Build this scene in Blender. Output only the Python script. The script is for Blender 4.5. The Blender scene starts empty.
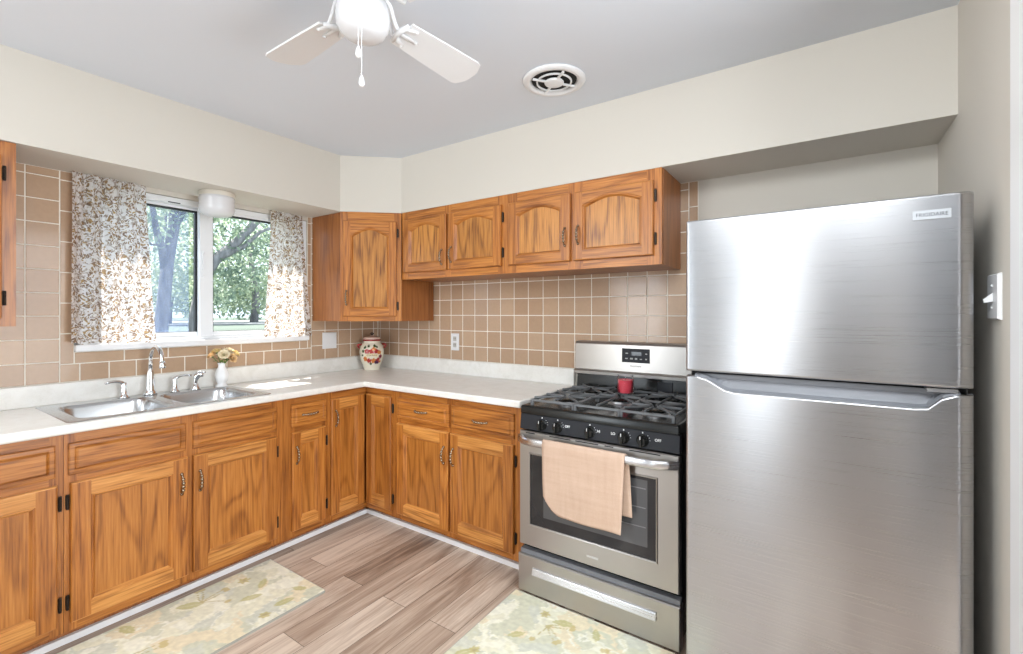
import bpy, bmesh, math, random
from mathutils import Vector, Matrix
random.seed(7)
PI = math.pi
C = bpy.context.scene.collection
SC = bpy.context.scene

# ---------------------------------------------------------------- camera, sky, sun, lights, exposure
cam_data = bpy.data.cameras.new('camera')
cam = bpy.data.objects.new('camera', cam_data)
C.objects.link(cam)
cam.location = (3.117, -2.578, 1.356)
cam.rotation_euler = (PI/2, 0, math.radians(34.197))
cam_data.sensor_width = 36.0
cam_data.lens = 459.16/1023*36.0
cam_data.shift_y = -13.2/1023
cam_data.clip_start = 0.02
SC.camera = cam
vs = SC.view_settings
vs.view_transform = 'Standard'
vs.look = 'None'
vs.gamma = 1
vs.use_curve_mapping = False
vs.exposure = 0.55

w = bpy.data.worlds.new('sky'); SC.world = w
w.use_nodes = True
bg = w.node_tree.nodes['Background']
bg.inputs[0].default_value = (0.72, 0.87, 1.0, 1)
bg.inputs[1].default_value = 1.6

def add_light(name, kind, loc, energy, color, direction=None, size=None, size_y=None):
    l = bpy.data.lights.new(name, kind)
    l.energy = energy; l.color = color
    o = bpy.data.objects.new(name, l); C.objects.link(o)
    o.location = loc
    if direction:
        o.rotation_euler = Vector(direction).to_track_quat('-Z', 'Y').to_euler()
    if kind == 'AREA':
        l.shape = 'RECTANGLE'; l.size = size; l.size_y = size_y
    return o
sun = add_light('sun', 'SUN', (-5, -4, 10), 13.0, (1.0, 0.96, 0.90), (0.5, 0.11, -1.0))
sun.data.angle = math.radians(0.6)
DAY = (0.87, 0.94, 1.0)
# daylight of the rear glazed door and of the opening in the right wall;
# then unseen fill lights added to brighten the room, and a flash stand-in
add_light('rear_daylight', 'AREA', (2.32, -5.47, 1.1), 3, DAY, (0, 1, 0.03), 0.34, 2.1)
add_light('side_daylight', 'AREA', (4.35, -1.62, 1.3), 42, DAY, (-1, 0.0, 0.0), 1.3, 2.0)
add_light('left_fill', 'AREA', (0.35, -5.47, 1.4), 27, DAY, (0.2, 1, 0.0), 0.9, 1.2)  # unseen fill added at the left rear to lift counter and niche
add_light('upward_fill', 'AREA', (1.2, -3.9, 0.25), 5, (0.92, 0.97, 1.0), (0.0, 0.12, 1), 2.2, 1.6)  # added upward fill in place of floor bounce, brightens the ceiling
add_light('flash_fill', 'AREA', (2.78, -3.1, 1.35), 4.5, (0.93, 0.97, 1.0), (-0.35, 0.8, 0.6), 0.36, 1.3)  # area light standing in for a flash behind the camera
add_light('overhead_fill', 'AREA', (0.9, -3.3, 2.42), 38, (0.89, 0.95, 1.0), (0.05, 0.55, -1), 1.5, 1.0)  # unseen overhead fill without a fixture, added to brighten the room
add_light('hall_fill', 'AREA', (4.0, -1.9, 2.40), 24, DAY, (0.2, 0, -1), 0.6, 1.6)  # added fill on the hall wall, for the refrigerator's edge highlight
add_light('near_fill', 'AREA', (2.9, -1.95, 2.43), 16, (0.91, 0.96, 1.0), (-0.1, 0.8, -1), 0.9, 0.5)  # added fill near the camera for the niche and right soffit

# ---------------------------------------------------------------- materials
def newmat(name):
    m = bpy.data.materials.new(name); m.use_nodes = True
    nt = m.node_tree
    return m, nt, nt.nodes['Principled BSDF']
def N(nt, t, **kw):
    n = nt.nodes.new(t)
    for k, v in kw.items(): setattr(n, k, v)
    return n
def L(nt, a, b): nt.links.new(a, b)
def plain(name, col, rough=0.5, metal=0.0, spec=0.5, coat=0.0):
    m, nt, b = newmat(name)
    b.inputs['Base Color'].default_value = (*col, 1)
    b.inputs['Roughness'].default_value = rough
    b.inputs['Metallic'].default_value = metal
    b.inputs['Specular IOR Level'].default_value = spec
    b.inputs['Coat Weight'].default_value = coat
    return m
def ramp(nt, stops, interp='LINEAR'):
    r = N(nt, 'ShaderNodeValToRGB'); cr = r.color_ramp; cr.interpolation = interp
    while len(cr.elements) < len(stops): cr.elements.new(0.5)
    for e, (p, c) in zip(cr.elements, stops):
        e.position = p; e.color = (*c, 1)
    return r
def mapping(nt, scale, rand=0.0):
    g = N(nt, 'ShaderNodeNewGeometry')
    mp = N(nt, 'ShaderNodeVectorMath', operation='MULTIPLY')
    mp.inputs[1].default_value = scale
    L(nt, g.outputs['Position'], mp.inputs[0])
    if not rand: return mp.outputs[0]
    oi = N(nt, 'ShaderNodeObjectInfo')
    mu = N(nt, 'ShaderNodeMath', operation='MULTIPLY'); mu.inputs[1].default_value = rand
    L(nt, oi.outputs['Random'], mu.inputs[0])
    ad = N(nt, 'ShaderNodeVectorMath', operation='ADD')
    L(nt, mp.outputs[0], ad.inputs[0]); L(nt, mu.outputs[0], ad.inputs[1])
    return ad.outputs[0]
def noise(nt, vec, scale, detail=3, rough=0.5, dist=0.0):
    n = N(nt, 'ShaderNodeTexNoise')
    n.inputs['Scale'].default_value = scale; n.inputs['Detail'].default_value = detail
    n.inputs['Roughness'].default_value = rough; n.inputs['Distortion'].default_value = dist
    L(nt, vec, n.inputs['Vector']); return n.outputs['Fac']
def mixc(nt, fac, a, b, mode='MIX'):
    m = N(nt, 'ShaderNodeMix', data_type='RGBA', blend_type=mode)
    for s, v in ((0, fac), (6, a), (7, b)):
        if isinstance(v, (float, int)): m.inputs[s].default_value = v
        elif isinstance(v, tuple): m.inputs[s].default_value = (*v, 1)
        else: L(nt, v, m.inputs[s])
    return m.outputs[2]
def bump(nt, b, h, strength, dist=0.002):
    n = N(nt, 'ShaderNodeBump'); n.inputs['Strength'].default_value = strength
    n.inputs['Distance'].default_value = dist
    L(nt, h, n.inputs['Height']); L(nt, n.outputs[0], b.inputs['Normal'])
def math1(nt, op, a, v=None):
    n = N(nt, 'ShaderNodeMath', operation=op); L(nt, a, n.inputs[0])
    if v is not None:
        if isinstance(v, (int, float)): n.inputs[1].default_value = v
        else: L(nt, v, n.inputs[1])
    return n.outputs[0]

def oak(name, vertical, dark, mid, light, figure=1.0, wp=0.55, wq=0.62, wf=0.13, long_=0.55, cross=6.0):
    m, nt, b = newmat(name)
    s1 = (cross, cross, long_) if vertical else (long_, long_, cross)
    v1 = mapping(nt, s1, 17.0)
    f = noise(nt, v1, 1.0, 1.5, 0.5, 0.25)                    # slow field whose contours are the figure
    f = math1(nt, 'MULTIPLY', f, 70.0*figure)
    f = math1(nt, 'SINE', f)
    f = math1(nt, 'MULTIPLY_ADD', f, 0.5); nt.nodes[-1].inputs[2].default_value = 0.5
    s2 = (150, 150, 5) if vertical else (5, 5, 150)
    p = noise(nt, mapping(nt, s2, 3.0), 1.0, 3, 0.6)           # pores
    s3 = (115, 115, 4.5) if vertical else (4.5, 4.5, 115)
    q = noise(nt, mapping(nt, s3, 5.0), 1.0, 4, 0.6)
    f = math1(nt, 'POWER', f, 2.5)
    a = math1(nt, 'MULTIPLY_ADD', p, wp); nt.nodes[-1].inputs[2].default_value = 0.545-0.5*wp-0.5*wq+0.3*wf
    a = math1(nt, 'ADD', a, math1(nt, 'MULTIPLY', q, wq))
    a = math1(nt, 'SUBTRACT', a, math1(nt, 'MULTIPLY', f, wf))
    r = ramp(nt, [(0.36, dark), (0.55, mid), (0.80, light)])
    L(nt, a, r.inputs[0])
    oi = N(nt, 'ShaderNodeObjectInfo')
    tone = ramp(nt, [(0, (0.98, 0.89, 0.80)), (1, (1.18, 1.09, 1.0))]); L(nt, oi.outputs['Random'], tone.inputs[0])
    L(nt, mixc(nt, 1.0, r.outputs[0], tone.outputs[0], 'MULTIPLY'), b.inputs['Base Color'])
    b.inputs['Roughness'].default_value = 0.36
    b.inputs['Coat Weight'].default_value = 0.15; b.inputs['Coat Roughness'].default_value = 0.25
    bump(nt, b, p, 0.08, 0.001)
    return m
OAKV = oak('oak_upright_grain', True, (0.20, 0.064, 0.010), (0.40, 0.150, 0.027), (0.56, 0.25, 0.058))
OAKH = oak('oak_level_grain', False, (0.21, 0.069, 0.010), (0.42, 0.162, 0.030), (0.58, 0.265, 0.062))
OAKP = oak('oak_panel', True, (0.20, 0.066, 0.010), (0.42, 0.165, 0.030), (0.60, 0.28, 0.068), 0.8, 0.44, 0.42, 0.13, 1.2, 5.5)
OAKLIT = oak('oak_lit_rails', False, (0.30, 0.115, 0.022), (0.55, 0.25, 0.062), (0.70, 0.38, 0.12))  # lighter copy of the oak: light caught by the rails, put into colour
OAKU = oak('oak_flecked_panel', True, (0.15, 0.05, 0.010), (0.45, 0.20, 0.042), (0.60, 0.30, 0.078), 0.8)
OAKS = oak('oak_side_veneer', True, (0.20, 0.070, 0.018), (0.33, 0.125, 0.034), (0.42, 0.175, 0.055), 0.5)

def paint(name, col, rough=0.75):
    m, nt, b = newmat(name)
    n = noise(nt, mapping(nt, (1, 1, 1)), 140, 3)
    b.inputs['Base Color'].default_value = (*col, 1); b.inputs['Roughness'].default_value = rough
    b.inputs['Specular IOR Level'].default_value = 0.25
    bump(nt, b, n, 0.06, 0.001)
    return m
CREAM = paint('cream_wall_paint', (0.645, 0.605, 0.54))
CEIL = paint('white_ceiling_paint', (0.68, 0.71, 0.76), 0.9)
WHITE = plain('white_gloss_paint', (0.85, 0.85, 0.86), 0.35)
WHITEPL = plain('white_plastic', (0.77, 0.77, 0.775), 0.35)
VINYL = plain('white_vinyl', (0.80, 0.82, 0.84), 0.35)
BLACKGASKET = plain('black_gasket', (0.015, 0.017, 0.02), 0.5)
BRONZE = plain('dark_bronze', (0.035, 0.026, 0.02), 0.4, 0.6)
BRASS = plain('antique_brass', (0.32, 0.24, 0.165), 0.22, 0.95)
CHROME = plain('polished_chrome', (0.78, 0.79, 0.80), 0.07, 1.0)
BLACKEN = plain('black_enamel', (0.010, 0.010, 0.009), 0.22, 0, 0.35, 0.0)
BLACKPL = plain('black_control_panel', (0.012, 0.013, 0.017), 0.42, 0, 0.3)
IRON = plain('grey_cast_iron', (0.15, 0.155, 0.16), 0.42, 0.2)
ALU = plain('burner_aluminium', (0.45, 0.45, 0.46), 0.4, 0.9)
DARKGAP = plain('dark_recess', (0.01, 0.01, 0.01), 0.8)
GREYPL = plain('grey_plastic', (0.17, 0.175, 0.19), 0.45)
GASKET = plain('fridge_side_grey', (0.20, 0.20, 0.21), 0.5)
LETTER = plain('dark_lettering', (0.05, 0.05, 0.055), 0.5)
LETTERW = plain('white_lettering', (0.75, 0.75, 0.75), 0.5)

def stainless(name, col, rough, axis):
    m, nt, b = newmat(name)
    b.inputs['Base Color'].default_value = (*col, 1)
    b.inputs['Metallic'].default_value = 1.0
    s = {'x': (2, 2, 900), 'z': (900, 900, 2)}[axis]
    n = noise(nt, mapping(nt, s), 1.0, 2)
    rr = math1(nt, 'MULTIPLY_ADD', n, 0.10); nt.nodes[-1].inputs[2].default_value = rough-0.05
    L(nt, rr, b.inputs['Roughness'])
    b.inputs['Anisotropic'].default_value = 0.82
    t = N(nt, 'ShaderNodeCombineXYZ'); t.inputs[2].default_value = 1.0      # brushed level: glints stretch upright
    L(nt, t.outputs[0], b.inputs['Tangent'])
    bump(nt, b, n, 0.012, 0.0004)
    return m
STEEL = stainless('brushed_stainless', (0.46, 0.46, 0.47), 0.29, 'x')
STEELR = stainless('range_stainless', (0.42, 0.395, 0.37), 0.32, 'x')
SINKST = plain('satin_sink_steel', (0.56, 0.57, 0.58), 0.26, 1.0)

def tile_mat():
    m, nt, b = newmat('tan_glazed_tile')
    g = N(nt, 'ShaderNodeNewGeometry')
    r = ramp(nt, [(0, (0.455, 0.305, 0.20)), (0.5, (0.49, 0.335, 0.222)), (1, (0.525, 0.365, 0.245))])
    L(nt, g.outputs['Random Per Island'], r.inputs[0])
    n = noise(nt, g.outputs['Position'], 60, 2)
    c = mixc(nt, 0.06, r.outputs[0], n, 'OVERLAY')
    L(nt, c, b.inputs['Base Color'])
    b.inputs['Roughness'].default_value = 0.12
    b.inputs['Specular IOR Level'].default_value = 0.28
    return m
TILE = tile_mat()
GROUT = plain('white_grout', (0.86, 0.81, 0.72), 0.8)

def counter_mat():
    m, nt, b = newmat('cream_laminate')
    n = noise(nt, mapping(nt, (1, 1, 1)), 14, 5, 0.6, 0.6)
    n2 = noise(nt, mapping(nt, (1, 1, 1)), 160, 2)
    r = ramp(nt, [(0.3, (0.76, 0.735, 0.68)), (0.55, (0.85, 0.83, 0.785)), (0.75, (0.88, 0.87, 0.84))])
    L(nt, mixc(nt, 0.25, n, n2), r.inputs[0]); L(nt, r.outputs[0], b.inputs['Base Color'])
    b.inputs['Roughness'].default_value = 0.3
    return m
COUNTER = counter_mat()

def floor_mat():
    m, nt, b = newmat('vinyl_plank')
    g = N(nt, 'ShaderNodeNewGeometry')
    sp = N(nt, 'ShaderNodeSeparateXYZ'); L(nt, g.outputs['Position'], sp.inputs[0])
    cb = N(nt, 'ShaderNodeCombineXYZ'); L(nt, sp.outputs[1], cb.inputs[0]); L(nt, sp.outputs[0], cb.inputs[1])
    br = N(nt, 'ShaderNodeTexBrick', offset=0.37, offset_frequency=2)
    L(nt, cb.outputs[0], br.inputs['Vector'])
    br.inputs['Scale'].default_value = 1; br.inputs['Brick Width'].default_value = 1.1
    br.inputs['Row Height'].default_value = 0.152; br.inputs['Mortar Size'].default_value = 0.0012
    br.inputs['Color1'].default_value = (0, 0, 0, 1); br.inputs['Color2'].default_value = (1, 1, 1, 1)
    br.inputs['Mortar'].default_value = (0.2, 0.2, 0.2, 1); br.inputs['Bias'].default_value = 0
    # per-plank offset of the grain
    mu = N(nt, 'ShaderNodeVectorMath', operation='SCALE'); L(nt, br.outputs['Color'], mu.inputs[0]); mu.inputs['Scale'].default_value = 9
    sc = N(nt, 'ShaderNodeVectorMath', operation='MULTIPLY'); L(nt, g.outputs['Position'], sc.inputs[0]); sc.inputs[1].default_value = (14, 1.3, 1)
    ad = N(nt, 'ShaderNodeVectorMath', operation='ADD'); L(nt, sc.outputs[0], ad.inputs[0]); L(nt, mu.outputs[0], ad.inputs[1])
    n1 = noise(nt, ad.outputs[0], 1.0, 5, 0.62, 1.1)
    sc2 = N(nt, 'ShaderNodeVectorMath', operation='MULTIPLY'); L(nt, g.outputs['Position'], sc2.inputs[0]); sc2.inputs[1].default_value = (120, 3.5, 1)
    ad2 = N(nt, 'ShaderNodeVectorMath', operation='ADD'); L(nt, sc2.outputs[0], ad2.inputs[0]); L(nt, mu.outputs[0], ad2.inputs[1])
    n2 = noise(nt, ad2.outputs[0], 1.0, 4, 0.6)
    s = math1(nt, 'MULTIPLY', n1, 0.62); s2 = math1(nt, 'MULTIPLY', n2, 0.28); s = math1(nt, 'ADD', s, s2)
    s3 = math1(nt, 'MULTIPLY', br.outputs['Color'], 0.26); s = math1(nt, 'ADD', s, s3)
    r = ramp(nt, [(0.39, (0.19, 0.125, 0.088)), (0.49, (0.34, 0.245, 0.183)), (0.59, (0.48, 0.37, 0.288)), (0.73, (0.68, 0.57, 0.465))])
    L(nt, s, r.inputs[0])
    c = mixc(nt, br.outputs['Fac'], r.outputs[0], (0.10, 0.07, 0.05))
    L(nt, c, b.inputs['Base Color'])
    b.inputs['Roughness'].default_value = 0.42
    bump(nt, b, n2, 0.05, 0.001)
    return m
FLOOR = floor_mat()

def glass_mat(name, tint=(1, 1, 1), refl=0.08, rough=0.0):
    m = bpy.data.materials.new(name); m.use_nodes = True; nt = m.node_tree
    out = nt.nodes['Material Output']; nt.nodes.remove(nt.nodes['Principled BSDF'])
    t = N(nt, 'ShaderNodeBsdfTransparent'); t.inputs[0].default_value = (*tint, 1)
    g = N(nt, 'ShaderNodeBsdfGlossy'); g.inputs['Roughness'].default_value = rough
    lw = N(nt, 'ShaderNodeLayerWeight'); lw.inputs['Blend'].default_value = 0.12
    k = math1(nt, 'MULTIPLY', lw.outputs['Fresnel'], refl*4)
    mx = N(nt, 'ShaderNodeMixShader')
    L(nt, k, mx.inputs[0]); L(nt, t.outputs[0], mx.inputs[1]); L(nt, g.outputs[0], mx.inputs[2]); L(nt, mx.outputs[0], out.inputs[0])
    return m
GLASS = glass_mat('window_glass')
CLEAR = glass_mat('clear_jar_glass', (0.96, 0.96, 0.97), 0.16)
OVENGLASS = plain('dark_oven_glass', (0.018, 0.018, 0.02), 0.06, 0, 0.6)
def screen_mat():
    m = bpy.data.materials.new('insect_screen_mesh'); m.use_nodes = True; nt = m.node_tree
    out = nt.nodes['Material Output']; b = nt.nodes['Principled BSDF']
    b.inputs['Base Color'].default_value = (0.45, 0.60, 0.95, 1); b.inputs['Roughness'].default_value = 0.7
    t = N(nt, 'ShaderNodeBsdfTransparent'); mx = N(nt, 'ShaderNodeMixShader'); mx.inputs[0].default_value = 0.18
    L(nt, t.outputs[0], mx.inputs[1]); L(nt, b.outputs[0], mx.inputs[2]); L(nt, mx.outputs[0], out.inputs[0])
    return m
SCREEN = screen_mat()
FROST = plain('frosted_white_glass', (0.70, 0.70, 0.715), 0.22, 0, 0.5)
FROST.node_tree.nodes['Principled BSDF'].inputs['Subsurface Weight'].default_value = 0.3
FROST.node_tree.nodes['Principled BSDF'].inputs['Subsurface Radius'].default_value = (0.05, 0.05, 0.05)

def curtain_mat():
    m = bpy.data.materials.new('leaf_print_cotton'); m.use_nodes = True; nt = m.node_tree
    out = nt.nodes['Material Output']; b = nt.nodes['Principled BSDF']
    uv = N(nt, 'ShaderNodeUVMap')
    warp = noise(nt, uv.outputs[0], 22, 2)
    wv = N(nt, 'ShaderNodeTexNoise'); wv.inputs['Scale'].default_value = 26; wv.inputs['Detail'].default_value = 1
    L(nt, uv.outputs[0], wv.inputs['Vector'])
    sub = N(nt, 'ShaderNodeVectorMath', operation='MULTIPLY_ADD'); L(nt, wv.outputs['Color'], sub.inputs[0]); sub.inputs[1].default_value = (0.05, 0.05, 0); L(nt, uv.outputs[0], sub.inputs[2])
    vo = N(nt, 'ShaderNodeTexVoronoi', feature='F1'); vo.inputs['Scale'].default_value = 100; L(nt, sub.outputs[0], vo.inputs['Vector'])
    ve = N(nt, 'ShaderNodeTexVoronoi', feature='DISTANCE_TO_EDGE'); ve.inputs['Scale'].default_value = 34; L(nt, sub.outputs[0], ve.inputs['Vector'])
    leaf = ramp(nt, [(0.45, (1, 1, 1)), (0.54, (0, 0, 0))]); L(nt, vo.outputs['Distance'], leaf.inputs[0])
    stem = ramp(nt, [(0.04, (1, 1, 1)), (0.07, (0, 0, 0))]); L(nt, ve.outputs['Distance'], stem.inputs[0])
    big = noise(nt, uv.outputs[0], 30, 2)
    gate = ramp(nt, [(0.41, (0, 0, 0)), (0.46, (1, 1, 1))]); L(nt, big, gate.inputs[0])
    hue = ramp(nt, [(0.0, (0.26, 0.18, 0.13)), (0.45, (0.38, 0.25, 0.13)), (0.75, (0.50, 0.34, 0.15)), (1.0, (0.32, 0.25, 0.21))], 'CONSTANT')
    L(nt, vo.outputs['Color'], hue.inputs[0])
    base = mixc(nt, warp, (0.93, 0.90, 0.86), (0.88, 0.87, 0.90))
    lf = mixc(nt, 1.0, leaf.outputs[0], gate.outputs[0], 'MULTIPLY')
    c = mixc(nt, lf, base, hue.outputs[0])
    gate2 = ramp(nt, [(0.42, (0, 0, 0)), (0.52, (1, 1, 1))]); L(nt, noise(nt, uv.outputs[0], 40, 1), gate2.inputs[0])
    st = math1(nt, 'MULTIPLY', mixc(nt, 1.0, stem.outputs[0], gate2.outputs[0], 'MULTIPLY'), 0.65)
    c = mixc(nt, st, c, (0.34, 0.24, 0.16))
    L(nt, c, b.inputs['Base Color']); b.inputs['Roughness'].default_value = 0.9; b.inputs['Specular IOR Level'].default_value = 0.1
    tr = N(nt, 'ShaderNodeBsdfTranslucent'); L(nt, c, tr.inputs[0])
    mx = N(nt, 'ShaderNodeMixShader'); mx.inputs[0].default_value = 0.55
    L(nt, b.outputs[0], mx.inputs[1]); L(nt, tr.outputs[0], mx.inputs[2]); L(nt, mx.outputs[0], out.inputs[0])
    return m
CURTAIN = curtain_mat()
def vcol_mat(name, rough, bumpscale=None):
    m, nt, b = newmat(name)
    a = N(nt, 'ShaderNodeVertexColor', layer_name='Col')
    L(nt, a.outputs[0], b.inputs['Base Color']); b.inputs['Roughness'].default_value = rough
    if bumpscale:
        b.inputs['Specular IOR Level'].default_value = 0.1
        bump(nt, b, noise(nt, mapping(nt, (1, 1, 1)), bumpscale, 2), 0.35, 0.002)
    return m
RUGM = vcol_mat('printed_rug_pile', 0.95, 420)
RUGEDGE = plain('rug_binding', (0.42, 0.41, 0.36), 0.9, 0, 0.1)
JARM = vcol_mat('painted_ceramic', 0.15)
def towel_mat():
    m, nt, b = newmat('peach_waffle_cloth')
    g = N(nt, 'ShaderNodeNewGeometry')
    n = noise(nt, g.outputs['Position'], 300, 2)
    n2 = noise(nt, mapping(nt, (45, 45, 6)), 1, 2)
    n3 = noise(nt, mapping(nt, (6, 6, 60)), 1, 2)
    r = ramp(nt, [(0.3, (0.50, 0.345, 0.25)), (0.6, (0.58, 0.42, 0.32)), (0.85, (0.64, 0.485, 0.385))])
    k = math1(nt, 'ADD', n2, n3); k = math1(nt, 'MULTIPLY', k, 0.5)
    L(nt, mixc(nt, 0.3, k, n), r.inputs[0])
    L(nt, r.outputs[0], b.inputs['Base Color']); b.inputs['Roughness'].default_value = 0.95; b.inputs['Specular IOR Level'].default_value = 0.1
    bump(nt, b, n, 0.3, 0.002)
    return m
TOWEL = towel_mat()
WAX = plain('red_wax', (0.74, 0.07, 0.10), 0.4)
WAX.node_tree.nodes['Principled BSDF'].inputs['Subsurface Weight'].default_value = 0.2
PETAL = plain('pale_yellow_petals', (0.84, 0.64, 0.30), 0.7)
PETAL2 = plain('cream_petals', (0.88, 0.76, 0.54), 0.7)
PETAL3 = plain('peach_petals', (0.80, 0.56, 0.30), 0.7)
STEM = plain('green_stem', (0.10, 0.19, 0.035), 0.6)
CERAM = plain('white_glazed_ceramic', (0.86, 0.86, 0.86), 0.15)
BARK = None
def bark():
    m, nt, b = newmat('grey_bark')
    n = noise(nt, mapping(nt, (14, 14, 3)), 1, 4)
    r = ramp(nt, [(0.3, (0.13, 0.13, 0.135)), (0.7, (0.30, 0.29, 0.30))]); L(nt, n, r.inputs[0])
    L(nt, r.outputs[0], b.inputs['Base Color']); b.inputs['Roughness'].default_value = 0.9
    return m
BARK = bark()
def leafm(name, c1, c2):
    m = bpy.data.materials.new(name); m.use_nodes = True; nt = m.node_tree
    out = nt.nodes['Material Output']; b = nt.nodes['Principled BSDF']
    g = N(nt, 'ShaderNodeNewGeometry')
    r = ramp(nt, [(0, c1), (1, c2)]); L(nt, g.outputs['Random Per Island'], r.inputs[0])
    L(nt, r.outputs[0], b.inputs['Base Color']); b.inputs['Roughness'].default_value = 0.6
    tr = N(nt, 'ShaderNodeBsdfTranslucent'); L(nt, r.outputs[0], tr.inputs[0])
    mx = N(nt, 'ShaderNodeMixShader'); mx.inputs[0].default_value = 0.45
    L(nt, b.outputs[0], mx.inputs[1]); L(nt, tr.outputs[0], mx.inputs[2]); L(nt, mx.outputs[0], out.inputs[0])
    return m
LEAF1 = leafm('fresh_green_leaves', (0.25, 0.32, 0.21), (0.52, 0.60, 0.42))
LEAF2 = leafm('deep_green_leaves', (0.13, 0.185, 0.14), (0.36, 0.44, 0.33))
GRASS = plain('lawn_grass', (0.07, 0.095, 0.075), 0.9)
CONCRETE = plain('pale_concrete', (0.20, 0.205, 0.215), 0.9)

# ---------------------------------------------------------------- geometry helpers
Z0 = Vector((0, 0, 0))
def wloc(o):
    p = Vector((0, 0, 0))
    while o is not None:
        p = p + o.location; o = o.parent
    return p
def thing(name, label, cat, loc, group=None):
    o = bpy.data.objects.new(name, None); C.objects.link(o)
    o.empty_display_size = 0.05
    o.location = loc; o['label'] = label; o['category'] = cat
    if group: o['group'] = group
    return o
def tag(o, label, cat, group=None):
    o['label'] = label; o['category'] = cat
    if group: o['group'] = group
    return o
def obj(name, bm, mats, parent=None, smooth=False, recalc=True, loc=None, label=None):
    if not isinstance(mats, (list, tuple)): mats = [mats]
    if recalc: bmesh.ops.recalc_face_normals(bm, faces=bm.faces[:])
    off = Vector(loc) if loc is not None else Vector((0, 0, 0))
    if parent is not None: off = wloc(parent)
    if off.length > 0: bmesh.ops.translate(bm, verts=bm.verts[:], vec=-off)
    me = bpy.data.meshes.new(name); bm.to_mesh(me); bm.free()
    for m in mats: me.materials.append(m)
    if smooth:
        for p in me.polygons: p.use_smooth = True
    o = bpy.data.objects.new(name, me); C.objects.link(o)
    if parent is not None: o.parent = parent
    else: o.location = off
    if label: o['label'] = label
    return o
def sharp(o, deg=35):
    me = o.data
    for p in me.polygons: p.use_smooth = True
    try: me.set_sharp_from_angle(angle=math.radians(deg))
    except Exception: pass
    return o
def struct(name, bm, mats, **k):
    o = obj(name, bm, mats, **k); o['kind'] = 'structure'; return o
def bev(o, width, seg=2, ang=40):
    m = o.modifiers.new('bevel', 'BEVEL'); m.width = width; m.segments = seg
    m.limit_method = 'ANGLE'; m.angle_limit = math.radians(ang); m.harden_normals = False
    return o
def box(bm, x0, x1, y0, y1, z0, z1, mi=0):
    vs_ = [bm.verts.new((x, y, z)) for z in (z0, z1) for y in (y0, y1) for x in (x0, x1)]
    fs = []
    for q in ((0, 2, 3, 1), (4, 5, 7, 6), (0, 1, 5, 4), (2, 6, 7, 3), (1, 3, 7, 5), (0, 4, 6, 2)):
        f = bm.faces.new([vs_[i] for i in q]); f.material_index = mi; fs.append(f)
    return fs
class Fr:
    """a flat working frame: u along the face, v up, d out of it"""
    def __init__(s, o, u, v, n): s.o, s.u, s.v, s.n = Vector(o), Vector(u).normalized(), Vector(v).normalized(), Vector(n).normalized()
    def __call__(s, u, v, d=0): return s.o + s.u*u + s.v*v + s.n*d
LEFT = Fr((0, 0, 0), (0, 1, 0), (0, 0, 1), (1, 0, 0))
BACK = Fr((0, 0, 0), (1, 0, 0), (0, 0, 1), (0, -1, 0))
def fbox(bm, F, u0, u1, v0, v1, d0, d1, mi=0):
    vs_ = [bm.verts.new(F(u, v, d)) for d in (d0, d1) for v in (v0, v1) for u in (u0, u1)]
    for q in ((0, 2, 3, 1), (4, 5, 7, 6), (0, 1, 5, 4), (2, 6, 7, 3), (1, 3, 7, 5), (0, 4, 6, 2)):
        f = bm.faces.new([vs_[i] for i in q]); f.material_index = mi
def poly(bm, pts, mi=0):
    f = bm.faces.new([bm.verts.new(p) for p in pts]); f.material_index = mi; return f
def rings(bm, loops, close=True, mi=0, cap0=False, cap1=False):
    """skin a list of equally long point loops"""
    V = [[bm.verts.new(p) for p in lp] for lp in loops]
    n = len(V[0])
    for a, b in zip(V[:-1], V[1:]):
        for i in range(n if close else n-1):
            j = (i+1) % n
            f = bm.faces.new((a[i], a[j], b[j], b[i])); f.material_index = mi if not callable(mi) else mi(i)
    if cap0: bm.faces.new(V[0][::-1])
    if cap1: bm.faces.new(V[-1])
    return V
def lathe(bm, prof, c=(0, 0, 0), seg=32, mi=0, axis='z', cap=True):
    loops = []
    for r, z in prof:
        r = max(r, 1e-5); lp = []
        for i in range(seg):
            a = 2*PI*i/seg; x, y = r*math.cos(a), r*math.sin(a)
            if axis == 'z': p = Vector((x, y, z))
            elif axis == 'y': p = Vector((x, -z, y))     # profile runs towards -y
            else: p = Vector((z, x, y))
            lp.append(Vector(c)+p)
        loops.append(lp)
    return rings(bm, loops, True, mi, cap, cap)
def tube(bm, pts, rad, seg=10, mi=0, cap=True, flat=None):
    pts = [Vector(p) for p in pts]; n = len(pts)
    if not isinstance(rad, (list, tuple)): rad = [rad]*n
    loops = []; prev = None
    for i, p in enumerate(pts):
        t = (pts[min(i+1, n-1)]-pts[max(i-1, 0)]).normalized()
        if prev is None:
            a = Vector((0, 0, 1)) if abs(t.z) < 0.9 else Vector((1, 0, 0))
            nrm = (a - t*a.dot(t)).normalized()
        else:
            nrm = (prev - t*prev.dot(t))
            nrm = nrm.normalized() if nrm.length > 1e-6 else prev
        prev = nrm; bn = t.cross(nrm)
        fl = flat or 1.0
        loops.append([p + nrm*(rad[i]*fl*math.cos(2*PI*k/seg)) + bn*(rad[i]*math.sin(2*PI*k/seg)) for k in range(seg)])
    rings(bm, loops, True, mi, cap, cap)
def bez(p0, p1, p2, p3, n=10):
    p0, p1, p2, p3 = map(Vector, (p0, p1, p2, p3)); out = []
    for i in range(n+1):
        t = i/n; s = 1-t
        out.append(p0*s**3 + p1*3*s*s*t + p2*3*s*t*t + p3*t**3)
    return out
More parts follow.
